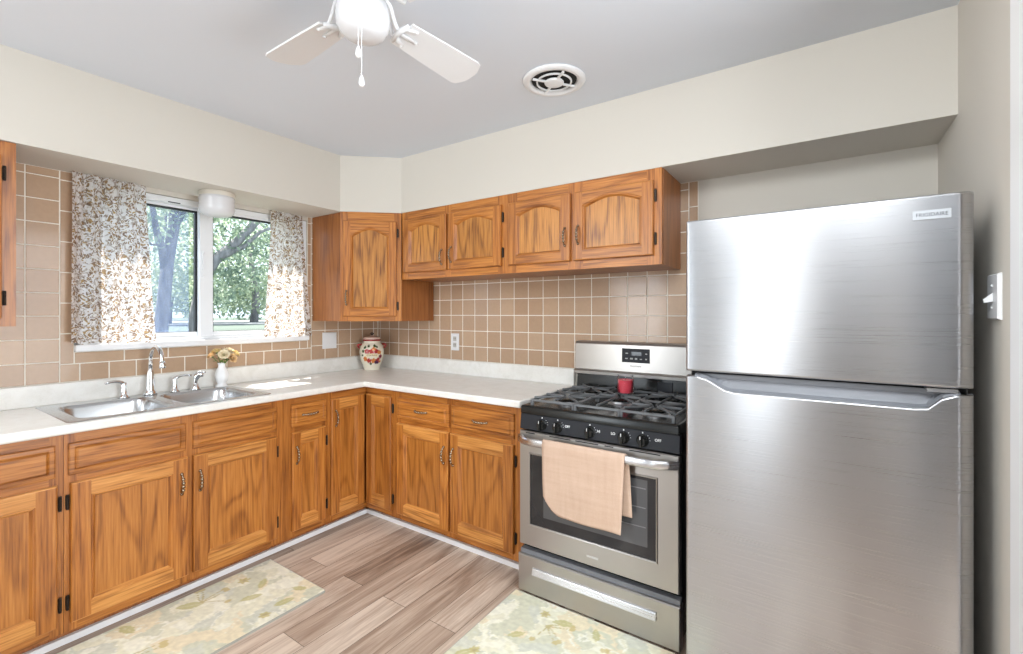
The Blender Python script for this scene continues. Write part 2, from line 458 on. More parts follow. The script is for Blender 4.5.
def rrect(x0, x1, y0, y1, r, z, n=6):
    out = []
    for cx, cy, a0 in ((x1-r, y1-r, 0), (x0+r, y1-r, PI/2), (x0+r, y0+r, PI), (x1-r, y0+r, 1.5*PI)):
        for i in range(n+1):
            a = a0 + PI/2*i/n
            out.append(Vector((cx+r*math.cos(a), cy+r*math.sin(a), z)))
    return out
def ball(bm, c, r, mi=0, seg=12):
    prof = [(r*math.sin(PI*i/8), -r*math.cos(PI*i/8)) for i in range(9)]
    lathe(bm, prof, c, seg, mi, cap=False)
B = bmesh.new
def to_mesh(ob):
    dg = bpy.context.evaluated_depsgraph_get(); dg.update()
    me = bpy.data.meshes.new_from_object(ob.evaluated_get(dg))
    nm, par, mw, mt = ob.name, ob.parent, ob.matrix_local.copy(), ob.data.materials[0]
    bpy.data.objects.remove(ob)
    o = bpy.data.objects.new(nm, me); C.objects.link(o); o.parent = par; o.matrix_local = mw
    if not me.materials: me.materials.append(mt)
    return o

# ---------------------------------------------------------------- room shell
RX, RY, CZ, SZ = 3.511, -5.5, 2.45, 2.063      # right wall, far end of the room, ceiling, soffit underside
WY0, WY1, WZ0, WZ1 = -1.905, -0.645, 1.165, 2.035   # window opening in the left wall
bm = B(); box(bm, -0.15, 4.6, RY-0.1, 0.12, -0.06, 0); struct('floor', bm, FLOOR)
bm = B(); box(bm, -0.15, 4.6, RY-0.1, 0.12, CZ, CZ+0.08); struct('ceiling', bm, CEIL)
bm = B()
box(bm, -0.14, 0, RY, WY0, 0, CZ); box(bm, -0.14, 0, WY1, 0, 0, CZ)
box(bm, -0.14, 0, WY0, WY1, 0, WZ0); box(bm, -0.14, 0, WY0, WY1, WZ1, CZ)
struct('wall_left', bm, CREAM)
bm = B(); box(bm, -0.14, 3.63, 0, 0.12, 0, CZ); struct('wall_back', bm, CREAM)
bm = B()
box(bm, RX, RX+0.12, -1.05, 0, 0, CZ); box(bm, RX, RX+0.12, -2.25, -1.05, 2.2, CZ); box(bm, RX, RX+0.12, RY, -2.25, 0, CZ)
struct('wall_right', bm, CREAM)
bm = B(); box(bm, 4.5, 4.6, RY, 0.12, 0, CZ); box(bm, RX+0.12, 4.5, 0, 0.12, 0, CZ); struct('wall_hall', bm, WHITE)
bm = B()
box(bm, -0.14, 0.3, RY-0.1, RY, 0, CZ); box(bm, 0.3, 1.5, RY-0.1, RY, 0, 0.8); box(bm, 0.3, 1.5, RY-0.1, RY, 2.0, CZ)
box(bm, 1.5, 2.14, RY-0.1, RY, 0, CZ); box(bm, 2.14, 2.50, RY-0.1, RY, 2.15, CZ); box(bm, 2.50, 4.6, RY-0.1, RY, 0, CZ)
struct('wall_front', bm, CREAM)
bm = B(); box(bm, 2.98, 3.49, RY-0.02, RY+0.02, 0, 2.06); struct('dark_reflection_slab', bm, plain('dark_brown_slab', (0.07, 0.045, 0.03), 0.5))  # unseen dark slab added to darken the refrigerator's reflection
# white casing of the opening in the right wall
bm = B(); box(bm, RX-0.016, RX+0.13, -1.062, -0.958, 0, 2.26); box(bm, RX-0.016, RX+0.13, -2.32, -2.25, 0, 2.26)
box(bm, RX-0.0165, RX+0.131, -2.25, -1.062, 2.19, 2.261)
bev(struct('trim_1', bm, WHITE), 0.004)
# soffit round the two cabinet walls, chamfered across the corner
SD = 0.355; S1 = (0.357, -0.620); S2 = (0.665, -0.345)
bm = B()
pl = [(0, RY), (S1[0], RY), S1, S2, (RX, S2[1]), (RX, 0), (0, 0)]
lo = [Vector((x, y, SZ)) for x, y in pl]; hi = [Vector((x, y, CZ)) for x, y in pl]
rings(bm, [lo, hi], True)
bm.faces.new([bm.verts.new(p) for p in lo]); bm.faces.new([bm.verts.new(p) for p in hi])
bmesh.ops.remove_doubles(bm, verts=bm.verts[:], dist=1e-5)
struct('wall_soffit', bm, CREAM)

# tiles: one mesh a wall, each tile pillowed and very slightly out of true
def tile_face(bm, F, u0, u1, v0, v1, g=0.0023):
    if u1-u0 < 0.012 or v1-v0 < 0.012: return
    u0 += g; u1 -= g; v0 += g; v1 -= g
    t = [0.0052+random.uniform(-0.00035, 0.00035) for _ in range(4)]
    def lp(i, d): return [(u0+i, v0+i, d[0]), (u1-i, v0+i, d[1]), (u1-i, v1-i, d[2]), (u0+i, v1-i, d[3])]
    loops = [lp(0, [0.001]*4), lp(0.0003, [a-0.0012 for a in t]), lp(0.0022, t)]
    rings(bm, [[F(*p) for p in l] for l in loops], True, 1)
    poly(bm, [F(*p) for p in loops[-1]], 1)
P = 0.113
rows = [1.016] + [1.119+P*k for k in range(0, 9)]
rows = [r for r in rows if r < SZ-0.01] + [SZ]
bm = B()
fbox(bm, BACK, 0, 2.567, 1.0, SZ, 0, 0.0036, 0)
cols = [0.006, 0.0333] + [0.1463+P*k for k in range(22)]
cols = [c for c in cols if c < 2.53]
for a, b_ in zip(cols[:-1], cols[1:]):
    for r0, r1 in zip(rows[:-1], rows[1:]): tile_face(bm, BACK, a, b_, r0, r1)
zz = 1.016
while zz < SZ-0.02:
    tile_face(bm, BACK, cols[-1], 2.567, zz, min(zz+0.152, SZ)); zz += 0.152
o = struct('wall_tile_back', bm, [GROUT, TILE], recalc=True)
bm = B()
fbox(bm, LEFT, -2.7, WY0, 1.0, SZ, 0, 0.0036, 0); fbox(bm, LEFT, WY1, 0, 1.0, SZ, 0, 0.0036, 0); fbox(bm, LEFT, WY0, WY1, 1.0, WZ0, 0, 0.0036, 0)
for a, b_ in zip([-2.70, -2.551, -2.432, -2.315, -2.196, -2.077], [-2.551, -2.432, -2.315, -2.196, -2.077, -1.958]):
    for r0, r1 in zip(rows[:-1], rows[1:]): tile_face(bm, LEFT, a, b_, r0, r1)
zz = 1.105
while zz < SZ-0.02:
    tile_face(bm, LEFT, -1.958, WY0, zz, min(zz+0.152, SZ)); tile_face(bm, LEFT, WY1, -0.615, zz, min(zz+0.152, SZ)); zz += 0.152
rc = [-0.615, -0.502, -0.389, -0.276, -0.163, -0.05, -0.006]
for a, b_ in zip(rc[:-1], rc[1:]):
    for r0, r1 in zip(rows[:-1], rows[1:]): tile_face(bm, LEFT, a, b_, r0, r1)
yy = [-1.958, -1.884] + [-1.884+0.1155*k for k in range(1, 11)] + [-0.615]
for a, b_ in zip(yy[:-1], yy[1:]): tile_face(bm, LEFT, a, b_, 1.016, 1.105)
y0 = WY0
while y0 < WY1-0.02:
    y1 = min(y0+0.2, WY1); tile_face(bm, LEFT, y0, y1, 1.105, WZ0-0.002); y0 = y1
struct('wall_tile_left', bm, [GROUT, TILE])

# white kick boards under the base cabinets
KICK = plain('bright_white_shoe_board', (0.93, 0.93, 0.94), 0.4)
bm = B(); box(bm, 0.525, 0.5446, -2.62, -0.5446, 0, 0.027); box(bm, 0.51, 0.525, -2.62, -0.525, 0, 0.0675, 1); struct('baseboard_left', bm, [KICK, OAKS])
bm = B(); box(bm, 0.5446, 1.842, -0.5446, -0.525, 0, 0.027); box(bm, 0.525, 1.842, -0.525, -0.51, 0, 0.0675, 1); struct('baseboard_back', bm, [KICK, OAKS])

# window: vinyl slider with a screen, sill
win = bpy.data.objects.new('window_1', None); C.objects.link(win); win['kind'] = 'structure'; win.location = (-0.05, -1.275, WZ0)
bm = B()
X0, X1 = -0.10, -0.012
box(bm, X0, X1, WY0, WY1, 2.0, WZ1-0.002); box(bm, X0, X1, WY0, WY1, 1.2, 1.218)
box(bm, X0, X1, WY0, WY0+0.03, 1.2, 2.0); box(bm, X0, X1, WY1-0.03, WY1, 1.2, 2.0)
box(bm, X0+0.03, X1-0.004, WY0, WY1, 2.018, 2.026)
bev(obj('window_frame', bm, VINYL, win), 0.003)
def sash(y0, y1, x0, x1, st0, st1, name):
    bm = B()
    box(bm, x0, x1, y0, y0+st0, 1.218, 2.0); box(bm, x0, x1, y1-st1, y1, 1.218, 2.0)
    box(bm, x0, x1, y0+st0, y1-st1, 1.218, 1.246); box(bm, x0, x1, y0+st0, y1-st1, 1.985, 2.0)
    s = bev(obj(name, bm, VINYL, win), 0.003)
    g0, g1 = y0+st0, y1-st1; xm = (x0+x1)/2
    bm = B()
    for a in ((g0, g0+0.004, 1.246, 1.985), (g1-0.012, g1, 1.246, 1.985), (g0, g1, 1.975, 1.985), (g0, g1, 1.246, 1.249)):
        box(bm, xm-0.012, xm+0.012, *a)
    obj('gasket', bm, BLACKGASKET, s)
    bm = B(); box(bm, xm-0.002, xm+0.002, g0, g1, 1.246, 1.985); obj('pane', bm, GLASS, s)
    return s
s1 = sash(WY0+0.03, -1.300, -0.095, -0.058, 0.035, 0.030, 'sliding_sash')
s2 = sash(-1.335, WY1-0.03, -0.052, -0.016, 0.073, 0.035, 'fixed_sash')
bm = B(); box(bm, -0.107, -0.106, WY0+0.06, -1.36, 1.246, 1.985); obj('insect_screen', bm, SCREEN, win)
bm = B(); box(bm, -0.016, -0.006, -1.322, -1.314, 1.62, 1.72); ball(bm, (-0.01, -1.318, 1.73), 0.008); ball(bm, (-0.01, -1.318, 1.585), 0.007); obj('sash_latch', bm, VINYL, win)
bm = B(); box(bm, -0.035, -0.008, -1.50, -1.44, 2.001, 2.006); obj('track_stop', bm, BLACKGASKET, win)
bm = B(); box(bm, -0.13, 0.034, WY0, WY1, WZ0, 1.2); bev(obj('window_sill', bm, WHITE, win), 0.006)

# ---------------------------------------------------------------- oak cabinetry
def front_frame(F, W, H, sw, rt, rb, T=0.02, arch=0.0, u0=0, v0=0):
    """mesh of a framed door: stiles (slot 0), rails (slot 1) and the moulded edge"""
    bm = B()
    e = 0.005
    def q(pts, mi): poly(bm, [F(u0+p[0], v0+p[1], p[2]) for p in pts], mi)
    # rounded outer edge
    def loop(i, d): return [(i, i, d), (W-i, i, d), (W-i, H-i, d), (i, H-i, d)]
    ls = [loop(0, 0), loop(0, T-e), loop(e*0.35, T-e*0.3), loop(e, T)]
    rings(bm, [[F(u0+a, v0+b, d) for a, b, d in l] for l in ls], True, mi=lambda i: 1 if i in (0, 2) else 0)
    # opening outline, counter-clockwise from the lower left
    n = 20 if arch else 1
    top = H-rt
    def crv(t): 
        k = 0.5-0.5*math.cos(2*PI*t)
        return top - arch + arch*(0.85*math.sin(PI*t)**0.9+0.15*k)
    tops = [(W-sw - (W-2*sw)*i/n, crv(1-i/n) if arch else top) for i in range(n+1)]
    opening = [(sw, rb), (W-sw, rb)] + tops
    # flat front
    q([(e, e, T), (sw, e, T), (sw, H-e, T), (e, H-e, T)], 0)
    q([(W-sw, e, T), (W-e, e, T), (W-e, H-e, T), (W-sw, H-e, T)], 0)
    q([(sw, e, T), (W-sw, e, T), (W-sw, rb, T), (sw, rb, T)], 1)
    for a, b in zip(tops[:-1], tops[1:]):
        q([(a[0], a[1], T), (a[0], H-e, T), (b[0], H-e, T), (b[0], b[1], T)], 1)
    # moulded inner edge
    def inset(lp, k):
        out = []; m = len(lp)
        for i in range(m):
            p = Vector(lp[i]); a = Vector(lp[i-1]); c = Vector(lp[(i+1) % m])
            e1 = (p-a); e2 = (c-p)
            e1 = e1.normalized() if e1.length > 1e-9 else e2.normalized()
            e2 = e2.normalized() if e2.length > 1e-9 else e1
            n1 = Vector((-e1.y, e1.x)); n2 = Vector((-e2.y, e2.x))
            nn = (n1+n2); nn = nn.normalized()
            s = 1/max(0.5, nn.dot(n1))
            out.append(p+nn*k*s)
        return out
    L2 = [Vector(p) for p in opening]
    steps = [(0, T), (0.003, T-0.004), (0.007, T-0.004), (0.016, T-0.0155)]
    loops = [[F(u0+p.x, v0+p.y, d) for p in inset(L2, k)] for k, d in steps]
    m = len(L2)
    rings(bm, loops, True, mi=lambda i: 1 if (i == 0 or (2 <= i < m-1)) else 0)
    pan = inset(L2, 0.0155)
    return bm, [F(u0+p.x, v0+p.y, T-0.0153) for p in pan]
def pull(F, u, v, vertical, parent, T, length=0.094):
    """little cast bar pull with a beaded grip"""
    bm = B(); n = 12
    def P_(t, h): return F(u, v+t, T+h) if vertical else F(u+t, v, T+h)
    pts = [P_((i/n-0.5)*length, 0.004+0.020*math.sin(PI*i/n)**0.6) for i in range(n+1)]
    tube(bm, pts, [0.0035+0.0016*(i % 2) for i in range(n+1)], 8)
    for t in (-0.5, 0.5):
        c = P_(t*length, 0.003); ball(bm, c, 0.0075, 0, 10)
    for t in (-0.27, -0.09, 0.09, 0.27):
        ball(bm, P_(t*length, 0.004+0.02*math.cos(PI*t)**0.6), 0.0078, 0, 10)
    obj('pull', bm, BRASS, parent, smooth=True)
def hinge(F, u, v, parent, d, h=0.052):
    bm = B()
    fbox(bm, F, u-0.006, u+0.006, v-h/2, v+h/2, d, d+0.004)
    tube(bm, [F(u, v-h/2-0.004, d+0.006), F(u, v+h/2+0.004, d+0.006)], 0.005, 8)
    for k in (-0.3, 0.3): ball(bm, F(u, v+k*h, d+0.010), 0.003, 0, 8)
    obj('hinge', bm, BRONZE, parent)
def door(F, u0, u1, v0, v1, d, parent, sw=0.062, rt=0.062, rb=0.062, arch=0.0, pu=None, pv=None, hu=None, hv=(), pullv=True):
    bm, pan = front_frame(F, u1-u0, v1-v0, sw, rt, rb, 0.02, arch, u0, v0)
    G = Fr(F(0, 0, d), F.u, F.v, F.n)
    bmesh.ops.translate(bm, verts=bm.verts[:], vec=F.n*d)
    dr = obj('door', bm, [OAKV, OAKH if arch else OAKLIT], parent, recalc=False)
    bm = B(); poly(bm, [p+F.n*d for p in pan]); obj('panel', bm, OAKU if arch else OAKP, dr, recalc=False)
    if pu is not None: pull(G, pu, pv, pullv, dr, 0.02)
    for h in hv: hinge(G, hu, h, dr, 0.0)
    return dr
def drawer_front(F, u0, u1, v0, v1, d, parent, name='drawer', pl=True):
    bm = B(); W, H = u1-u0, v1-v0
    def loop(i, dd): return [F(u0+a, v0+b, d+dd) for a, b in ((i, i), (W-i, i), (W-i, H-i), (i, H-i))]
    ls = [loop(0, 0), loop(0, 0.011), loop(0.004, 0.014), loop(0.017, 0.0145), loop(0.020, 0.0125), loop(0.028, 0.020)]
    rings(bm, ls, True)
    poly(bm, ls[-1])
    dr = obj(name, bm, OAKH, parent, recalc=False)
    if pl: pull(Fr(F(0, 0, d), F.u, F.v, F.n), (u0+u1)/2, (v0+v1)/2, False, dr, 0.02)
    return dr
FD = 0.584          # depth of the face frames
def base_body(name, label, F, u0, u1, stiles, mids=True, d=FD, top=0.872):
    """carcass and face frame of one base unit"""
    t = thing(name, label, 'cabinet', F((u0+u1)/2, 0, 0.3), None)
    bm = B()
    fbox(bm, F, u0+0.0005, u1-0.0005, 0.068, top, 0.012, d-0.02); obj('carcass', bm, OAKS, t)
    bm = B()
    e = 0.0006
    for a, b in stiles: fbox(bm, F, a+e, b-e, 0.068, 0.874, d-0.02, d, 0)
    for (a, b), (c_, d_) in zip(stiles[:-1], stiles[1:]):
        for v0, v1 in ((0.068, 0.118), (0.655, 0.720), (0.820, 0.874)) if mids else ((0.068, 0.118), (0.815, 0.874)):
            fbox(bm, F, b-e, c_+e, v0, v1, d-0.02, d-0.0005, 1)
    obj('face_frame', bm, [OAKV, OAKH], t)
    return t
DV0, DV1, RV0, RV1 = 0.105, 0.671, 0.702, 0.832
G1 = 'oak base cabinets under the countertop'
# left wall, from the photo's edge to the corner
t = base_body('base_cabinet', 'honey oak base cabinet left of the sink cabinet, one drawer over one door', LEFT, -2.60, -2.062, [(-2.60, -2.55), (-2.105, -2.062)])
drawer_front(LEFT, -2.56, -2.088, RV0, RV1, FD, t)
door(LEFT, -2.56, -2.083, DV0, DV1, FD, t, pu=-2.53, pv=0.55, hu=-2.0735, hv=(0.594, 0.188))
t['group'] = G1
t = base_body('base_cabinet', 'wide honey oak sink base cabinet below the sink with two plain false drawer fronts', LEFT, -2.062, -1.155, [(-2.062, -2.02), (-1.66, -1.575), (-1.222, -1.155)], top=0.70)
t['group'] = G1
drawer_front(LEFT, -2.049, -1.637, RV0, RV1, FD, t, 'false_drawer_front', False)
drawer_front(LEFT, -1.605, -1.196, RV0, RV1, FD, t, 'false_drawer_front', False)
door(LEFT, -2.044, -1.629, DV0, DV1, FD, t, pu=-1.658, pv=0.55, hu=-2.0515, hv=(0.594, 0.188))
door(LEFT, -1.607, -1.196, DV0, DV1, FD, t, pu=-1.58, pv=0.545, hu=-1.1875, hv=(0.585, 0.19))
t = base_body('base_cabinet', 'narrow honey oak base cabinet between the sink and the corner, small drawer over slim door', LEFT, -1.155, -0.872, [(-1.155, -1.085), (-0.912, -0.872)])
t['group'] = G1
drawer_front(LEFT, -1.109, -0.888, RV0, RV1, FD, t)
door(LEFT, -1.109, -0.895, DV0, DV1, FD, t, sw=0.052, pu=-1.083, pv=0.54, hu=-0.8795, hv=(0.58, 0.19))
# corner unit with a folding door
t = thing('corner_base_cabinet', 'honey oak corner base cabinet with tall two-leaf folding door meeting in the inner corner', 'cabinet', (0.3, -0.3, 0), G1)
bm = B(); box(bm, 0.012, 0.564, -0.8715, -0.012, 0.068, 0.872); box(bm, 0.564, 0.8715, -0.564, -0.012, 0.068, 0.872); obj('carcass', bm, OAKS, t)
bm = B()
fbox(bm, LEFT, -0.8715, -0.84, 0.068, 0.874, FD-0.02, FD); fbox(bm, BACK, 0.838, 0.8715, 0.068, 0.874, FD-0.02, FD)
for v0, v1 in ((0.068, 0.118), (0.815, 0.874)):
    fbox(bm, LEFT, -0.84, -FD, v0, v1, FD-0.02, FD-0.0005, 1); fbox(bm, BACK, FD-0.02, 0.838, v0, v1, FD-0.02, FD-0.0005, 1)
obj('face_frame', bm, [OAKV, OAKH], t)
door(LEFT, -0.855, -0.608, DV0, RV1-0.006, FD, t, sw=0.055, pu=-0.826, pv=0.705)
door(BACK, 0.608, 0.846, DV0, RV1-0.006, FD, t, sw=0.055, hu=0.8535, hv=(0.755, 0.18))
# back wall unit beside the range
t = base_body('base_cabinet', 'honey oak base cabinet beside the range with two drawers over two doors', BACK, 0.872, 1.838, [(0.872, 0.93), (1.31, 1.375), (1.76, 1.838)])
t['group'] = G1
drawer_front(BACK, 0.902, 1.331, RV0, RV1, FD, t); drawer_front(BACK, 1.352, 1.784, RV0, RV1, FD, t)
door(BACK, 0.902, 1.331, DV0, DV1, FD, t, pu=1.303, pv=0.54, hu=0.8945, hv=())
door(BACK, 1.346, 1.784, DV0, DV1, FD, t, pu=1.374, pv=0.54, hu=1.7915, hv=(0.587, 0.186))

# wall cabinets
G2 = 'oak wall cabinets under the soffit'
UD = 0.345; UZ0, UZ1 = 1.595, SZ-0.001
def wall_unit(label, F, u0, u1, v0, v1, stiles, rails):
    t = thing('wall_cabinet', label, 'cabinet', F((u0+u1)/2, v0, 0.17), G2)
    bm = B(); fbox(bm, F, u0+0.0005, u1-0.0005, v0+0.0, v1, 0.012, UD-0.02); obj('carcass', bm, OAKS, t)
    bm = B(); e = 0.0005
    for a, b in stiles: fbox(bm, F, a+e, b-e, v0, v1, UD-0.02, UD, 0)
    for (a, b), (c_, d_) in zip(stiles[:-1], stiles[1:]):
        for r0, r1 in rails: fbox(bm, F, b-e, c_+e, r0, r1, UD-0.02, UD-0.0005, 1)
    obj('face_frame', bm, [OAKV, OAKH], t)
    return t
D0, D1 = 1.640, 2.004
t = wall_unit('two-door honey oak wall cabinet next to the corner cabinet, arched door panels', BACK, 0.672, 1.575, UZ0, UZ1, [(0.672, 0.735), (1.075, 1.13), (1.50, 1.575)], [(UZ0, 1.66), (1.985, UZ1)])
door(BACK, 0.700, 1.098, D0, D1, UD, t, sw=0.054, rt=0.032, rb=0.05, arch=0.043, pu=1.066, pv=1.725, hu=0.6925, hv=(1.90,))
door(BACK, 1.113, 1.532, D0, D1, UD, t, sw=0.054, rt=0.032, rb=0.05, arch=0.043, pu=1.146, pv=1.735, hu=1.5405, hv=(1.93, 1.72))
t = wall_unit('two-door honey oak wall cabinet above the range, nearest the refrigerator', BACK, 1.575, 2.474, UZ0, UZ1, [(1.575, 1.64), (1.97, 2.06), (2.40, 2.474)], [(UZ0, 1.66), (1.985, UZ1)])
door(BACK, 1.588, 1.990, D0, D1, UD, t, sw=0.054, rt=0.032, rb=0.05, arch=0.043, pu=1.962, pv=1.77, hu=1.5800, hv=())
door(BACK, 2.010, 2.436, D0, D1, UD, t, sw=0.054, rt=0.032, rb=0.05, arch=0.043, pu=2.040, pv=1.775, hu=2.4445, hv=(1.93, 1.72))
bm = B(); fbox(bm, BACK, 2.4738, 2.4765, UZ0, UZ1, 0.006, UD-0.02); obj('side_panel', bm, OAKS, t)
# diagonal corner cabinet
t = thing('corner_wall_cabinet', 'taller honey oak wall cabinet set diagonally across the corner, single arched door', 'cabinet', (0.3, -0.3, 1.304), G2)
V0c = 1.304
bm = B()
cp = [(0.012, -0.012), (0.012, -0.608), (0.343, -0.608), (0.653, -0.333), (0.653, -0.012)]
rings(bm, [[Vector((x, y, z)) for x, y in cp] for z in (V0c, UZ1)], True, 0, True, True)
obj('carcass', bm, OAKS, t)
dl = Vector((S2[0]-S1[0], S2[1]-S1[1], 0)); DW = dl.length
DG = Fr((S1[0], S1[1], 0), dl, (0, 0, 1), (dl.y, -dl.x, 0))
bm = B(); e = 0.0005
for a, b in ((0.0, 0.05), (DW-0.05, DW)): fbox(bm, DG, a, b, V0c, UZ1, -0.018, 0.002, 0)
for r0, r1 in ((V0c, 1.36), (1.98, UZ1)): fbox(bm, DG, 0.05, DW-0.05, r0, r1, -0.018, 0.0015, 1)
obj('face_frame', bm, [OAKV, OAKH], t)
door(DG, 0.022, 0.380, 1.338, 1.998, 0.002, t, sw=0.05, rt=0.045, rb=0.05, arch=0.055, pu=0.045, pv=1.466, hu=0.3885, hv=(1.92, 1.41))
# wall cabinet cut by the left edge
t = wall_unit('oak wall cabinet cut off by the left edge, left of the curtains', LEFT, -2.66, -2.157, 1.304, UZ1, [(-2.66, -2.61), (-2.205, -2.157)], [(1.304, 1.36), (1.98, UZ1)])
door(LEFT, -2.63, -2.1995, 1.338, 2.004, UD, t, sw=0.06, rt=0.05, rb=0.05, arch=0.05, pu=-2.6, pv=1.45, hu=-2.191, hv=(1.93, 1.42))

# ---------------------------------------------------------------- countertop with a raised back edge
SX0, SX1, SY0, SY1 = 0.062, 0.582, -2.030, -1.240      # hole for the sink
t = thing('countertop', 'cream laminate L-shaped countertop over the oak base cabinets with upstand along the tile', 'countertop', (0.3, -0.3, 0.876))
bm = B()
xs = [0.003, SX0, SX1, 0.635, 1.846]; ys = [-2.64, SY0, SY1, -0.635, -0.003]
inside = {}
for i in range(4):
    for j in range(4):
        cx, cy = (xs[i]+xs[i+1])/2, (ys[j]+ys[j+1])/2
        ok = (cx < 0.635 or cy > -0.635) and not (SX0 < cx < SX1 and SY0 < cy < SY1)
        inside[i, j] = ok
vt = {}
def gv(i, j, z):
    k = (i, j, z)
    if k not in vt: vt[k] = bm.verts.new((xs[i], ys[j], z))
    return vt[k]
za, zb = 0.8765, 0.914
for (i, j), ok in inside.items():
    if not ok: continue
    bm.faces.new([gv(i, j, zb), gv(i+1, j, zb), gv(i+1, j+1, zb), gv(i, j+1, zb)])
    bm.faces.new([gv(i, j, za), gv(i, j+1, za), gv(i+1, j+1, za), gv(i+1, j, za)])
    for di, dj, a, b in ((-1, 0, (i, j+1), (i, j)), (1, 0, (i+1, j), (i+1, j+1)), (0, -1, (i, j), (i+1, j)), (0, 1, (i+1, j+1), (i, j+1))):
        if not inside.get((i+di, j+dj), False):
            bm.faces.new([gv(*a, za), gv(*b, za), gv(*b, zb), gv(*a, zb)])
o = sharp(obj('worktop', bm, COUNTER, t)); bev(o, 0.008, 3, 60)
bm = B()
pl = [(0.0055, -2.64), (0.024, -2.64), (0.024, -0.024), (1.846, -0.024), (1.846, -0.0055), (0.0055, -0.0055)]
rings(bm, [[Vector((x, y, z)) for x, y in pl] for z in (0.9135, 1.0155)], True, 0, True, True)
bev(obj('upstand', bm, COUNTER, t), 0.005, 2, 60)

# ---------------------------------------------------------------- sink, tap, sprayer
t = thing('kitchen_sink', 'stainless steel double-bowl drop-in sink set in the countertop under the window', 'sink', (0.32, -1.635, 0.914))
R0 = (0.040, 0.600, -2.050, -1.222)
b1 = (0.135, 0.555, -2.005, -1.652); b2 = (0.135, 0.555, -1.612, -1.262)
bm = B()
def loopv(pts): return [bm.verts.new(p) for p in pts]
outer = rrect(*R0, 0.03, 0.9165); o_v = loopv(outer)
hs = [loopv(rrect(*b, 0.065, 0.9165)) for b in (b1, b2)]
ed = []
for lp in [o_v]+hs:
    for i in range(len(lp)): ed.append(bm.edges.new((lp[i], lp[(i+1) % len(lp)])))
bmesh.ops.triangle_fill(bm, edges=ed, use_beauty=True)
rings(bm, [rrect(*R0, 0.03, 0.9165), [p+Vector((0, 0, 0)) for p in rrect(R0[0]-0.004, R0[1]+0.004, R0[2]-0.004, R0[3]+0.004, 0.034, 0.9145)]], True)
bmesh.ops.remove_doubles(bm, verts=bm.verts[:], dist=1e-5)
obj('rim', bm, SINKST, t)
for b in (b1, b2):
    bm = B(); x0, x1, y0, y1 = b
    loops = [rrect(x0, x1, y0, y1, 0.065, 0.9165)]
    for k, zz in ((0.004, 0.911), (0.010, 0.90), (0.016, 0.80), (0.022, 0.765), (0.040, 0.745), (0.075, 0.738)):
        loops.append(rrect(x0+k, x1-k, y0+k, y1-k, max(0.02, 0.066-k*0.4), zz))
    rings(bm, loops, True, 0, False, True)
    bl = obj('bowl', bm, SINKST, t, smooth=True)
    bm = B(); cx, cy = (x0+x1)/2, (y0+y1)/2
    lathe(bm, [(0.0, 0.7385), (0.026, 0.7385), (0.030, 0.741), (0.042, 0.741), (0.044, 0.7388)], (cx, cy, 0), 24, cap=False)
    obj('drain', bm, CHROME, bl, smooth=True)
t = thing('kitchen_faucet', 'chrome gooseneck kitchen faucet with two lever handles behind the sink', 'faucet', (0.088, -1.60, 0.9165))
ax, ay = 0.085, -1.615
bm = B()
lathe(bm, [(0.0, 0.917), (0.031, 0.917), (0.032, 0.925), (0.025, 0.934), (0.021, 0.948), (0.0195, 0.985), (0.0165, 1.025), (0.0135, 1.045), (0.012, 1.052), (0, 1.052)], (ax, ay, 0), 20, cap=False)
obj('spout_base', bm, CHROME, t, smooth=True)
bm = B()
pts = [(ax, ay, 1.05), (ax, ay, 1.09)] + [(ax+0.08-0.08*math.cos(a), ay, 1.10+0.08*math.sin(a)) for a in [PI*i/14 for i in range(15)]] 
pts += [(ax+0.161, ay, 1.09)]
tube(bm, pts, 0.0105, 12)
obj('spout', bm, CHROME, t, smooth=True)
bm = B(); tube(bm, [(ax+0.1605, ay, 1.108), (ax+0.162, ay, 1.092), (ax+0.165, ay, 1.076), (ax+0.166, ay, 1.070)], [0.0115, 0.0145, 0.0155, 0.013], 14); obj('spray_tip', bm, CHROME, t, smooth=True)
for yy, dx, dy in ((-1.730, 0.02, -0.082), (-1.502, 0.03, 0.072)):
    bm = B()
    lathe(bm, [(0, 0.917), (0.024, 0.917), (0.024, 0.922), (0.015, 0.930), (0.0115, 0.965), (0.0125, 0.985), (0.010, 0.996), (0, 0.997)], (0.088, yy, 0), 18, cap=False)
    h = obj('handle', bm, CHROME, t, smooth=True)
    bm = B()
    tube(bm, bez((0.088, yy, 0.985), (0.088, yy+dy*0.1, 1.005), (0.088+dx*0.5, yy+dy*0.55, 1.012), (0.088+dx, yy+dy, 1.002), 8), [0.011, 0.010, 0.0088, 0.008, 0.0074, 0.007, 0.007, 0.0066, 0.005], 10)
    obj('lever', bm, CHROME, h, smooth=True)
t = thing('side_sprayer', 'small chrome side sprayer standing between right faucet handle and vase', 'sprayer', (0.105, -1.405, 0.9165))
bm = B(); lathe(bm, [(0, 0.917), (0.026, 0.917), (0.026, 0.923), (0.017, 0.936), (0.015, 0.95), (0, 0.95)], (0.105, -1.405, 0), 18, cap=False); obj('holder', bm, CHROME, t, smooth=True)
bm = B(); tube(bm, [(0.105, -1.405, 0.94), (0.105, -1.405, 0.958), (0.106, -1.403, 0.978), (0.108, -1.40, 0.993), (0.118, -1.388, 1.004), (0.13, -1.374, 1.002)], [0.010, 0.011, 0.013, 0.0165, 0.016, 0.012], 14); sp = obj('spray_head', bm, CHROME, t, smooth=True)
bm = B(); tube(bm, [(0.10, -1.408, 1.0), (0.118, -1.392, 1.022), (0.142, -1.367, 1.016)], [0.006, 0.007, 0.005], 8); obj('trigger', bm, CHROME, sp, smooth=True)

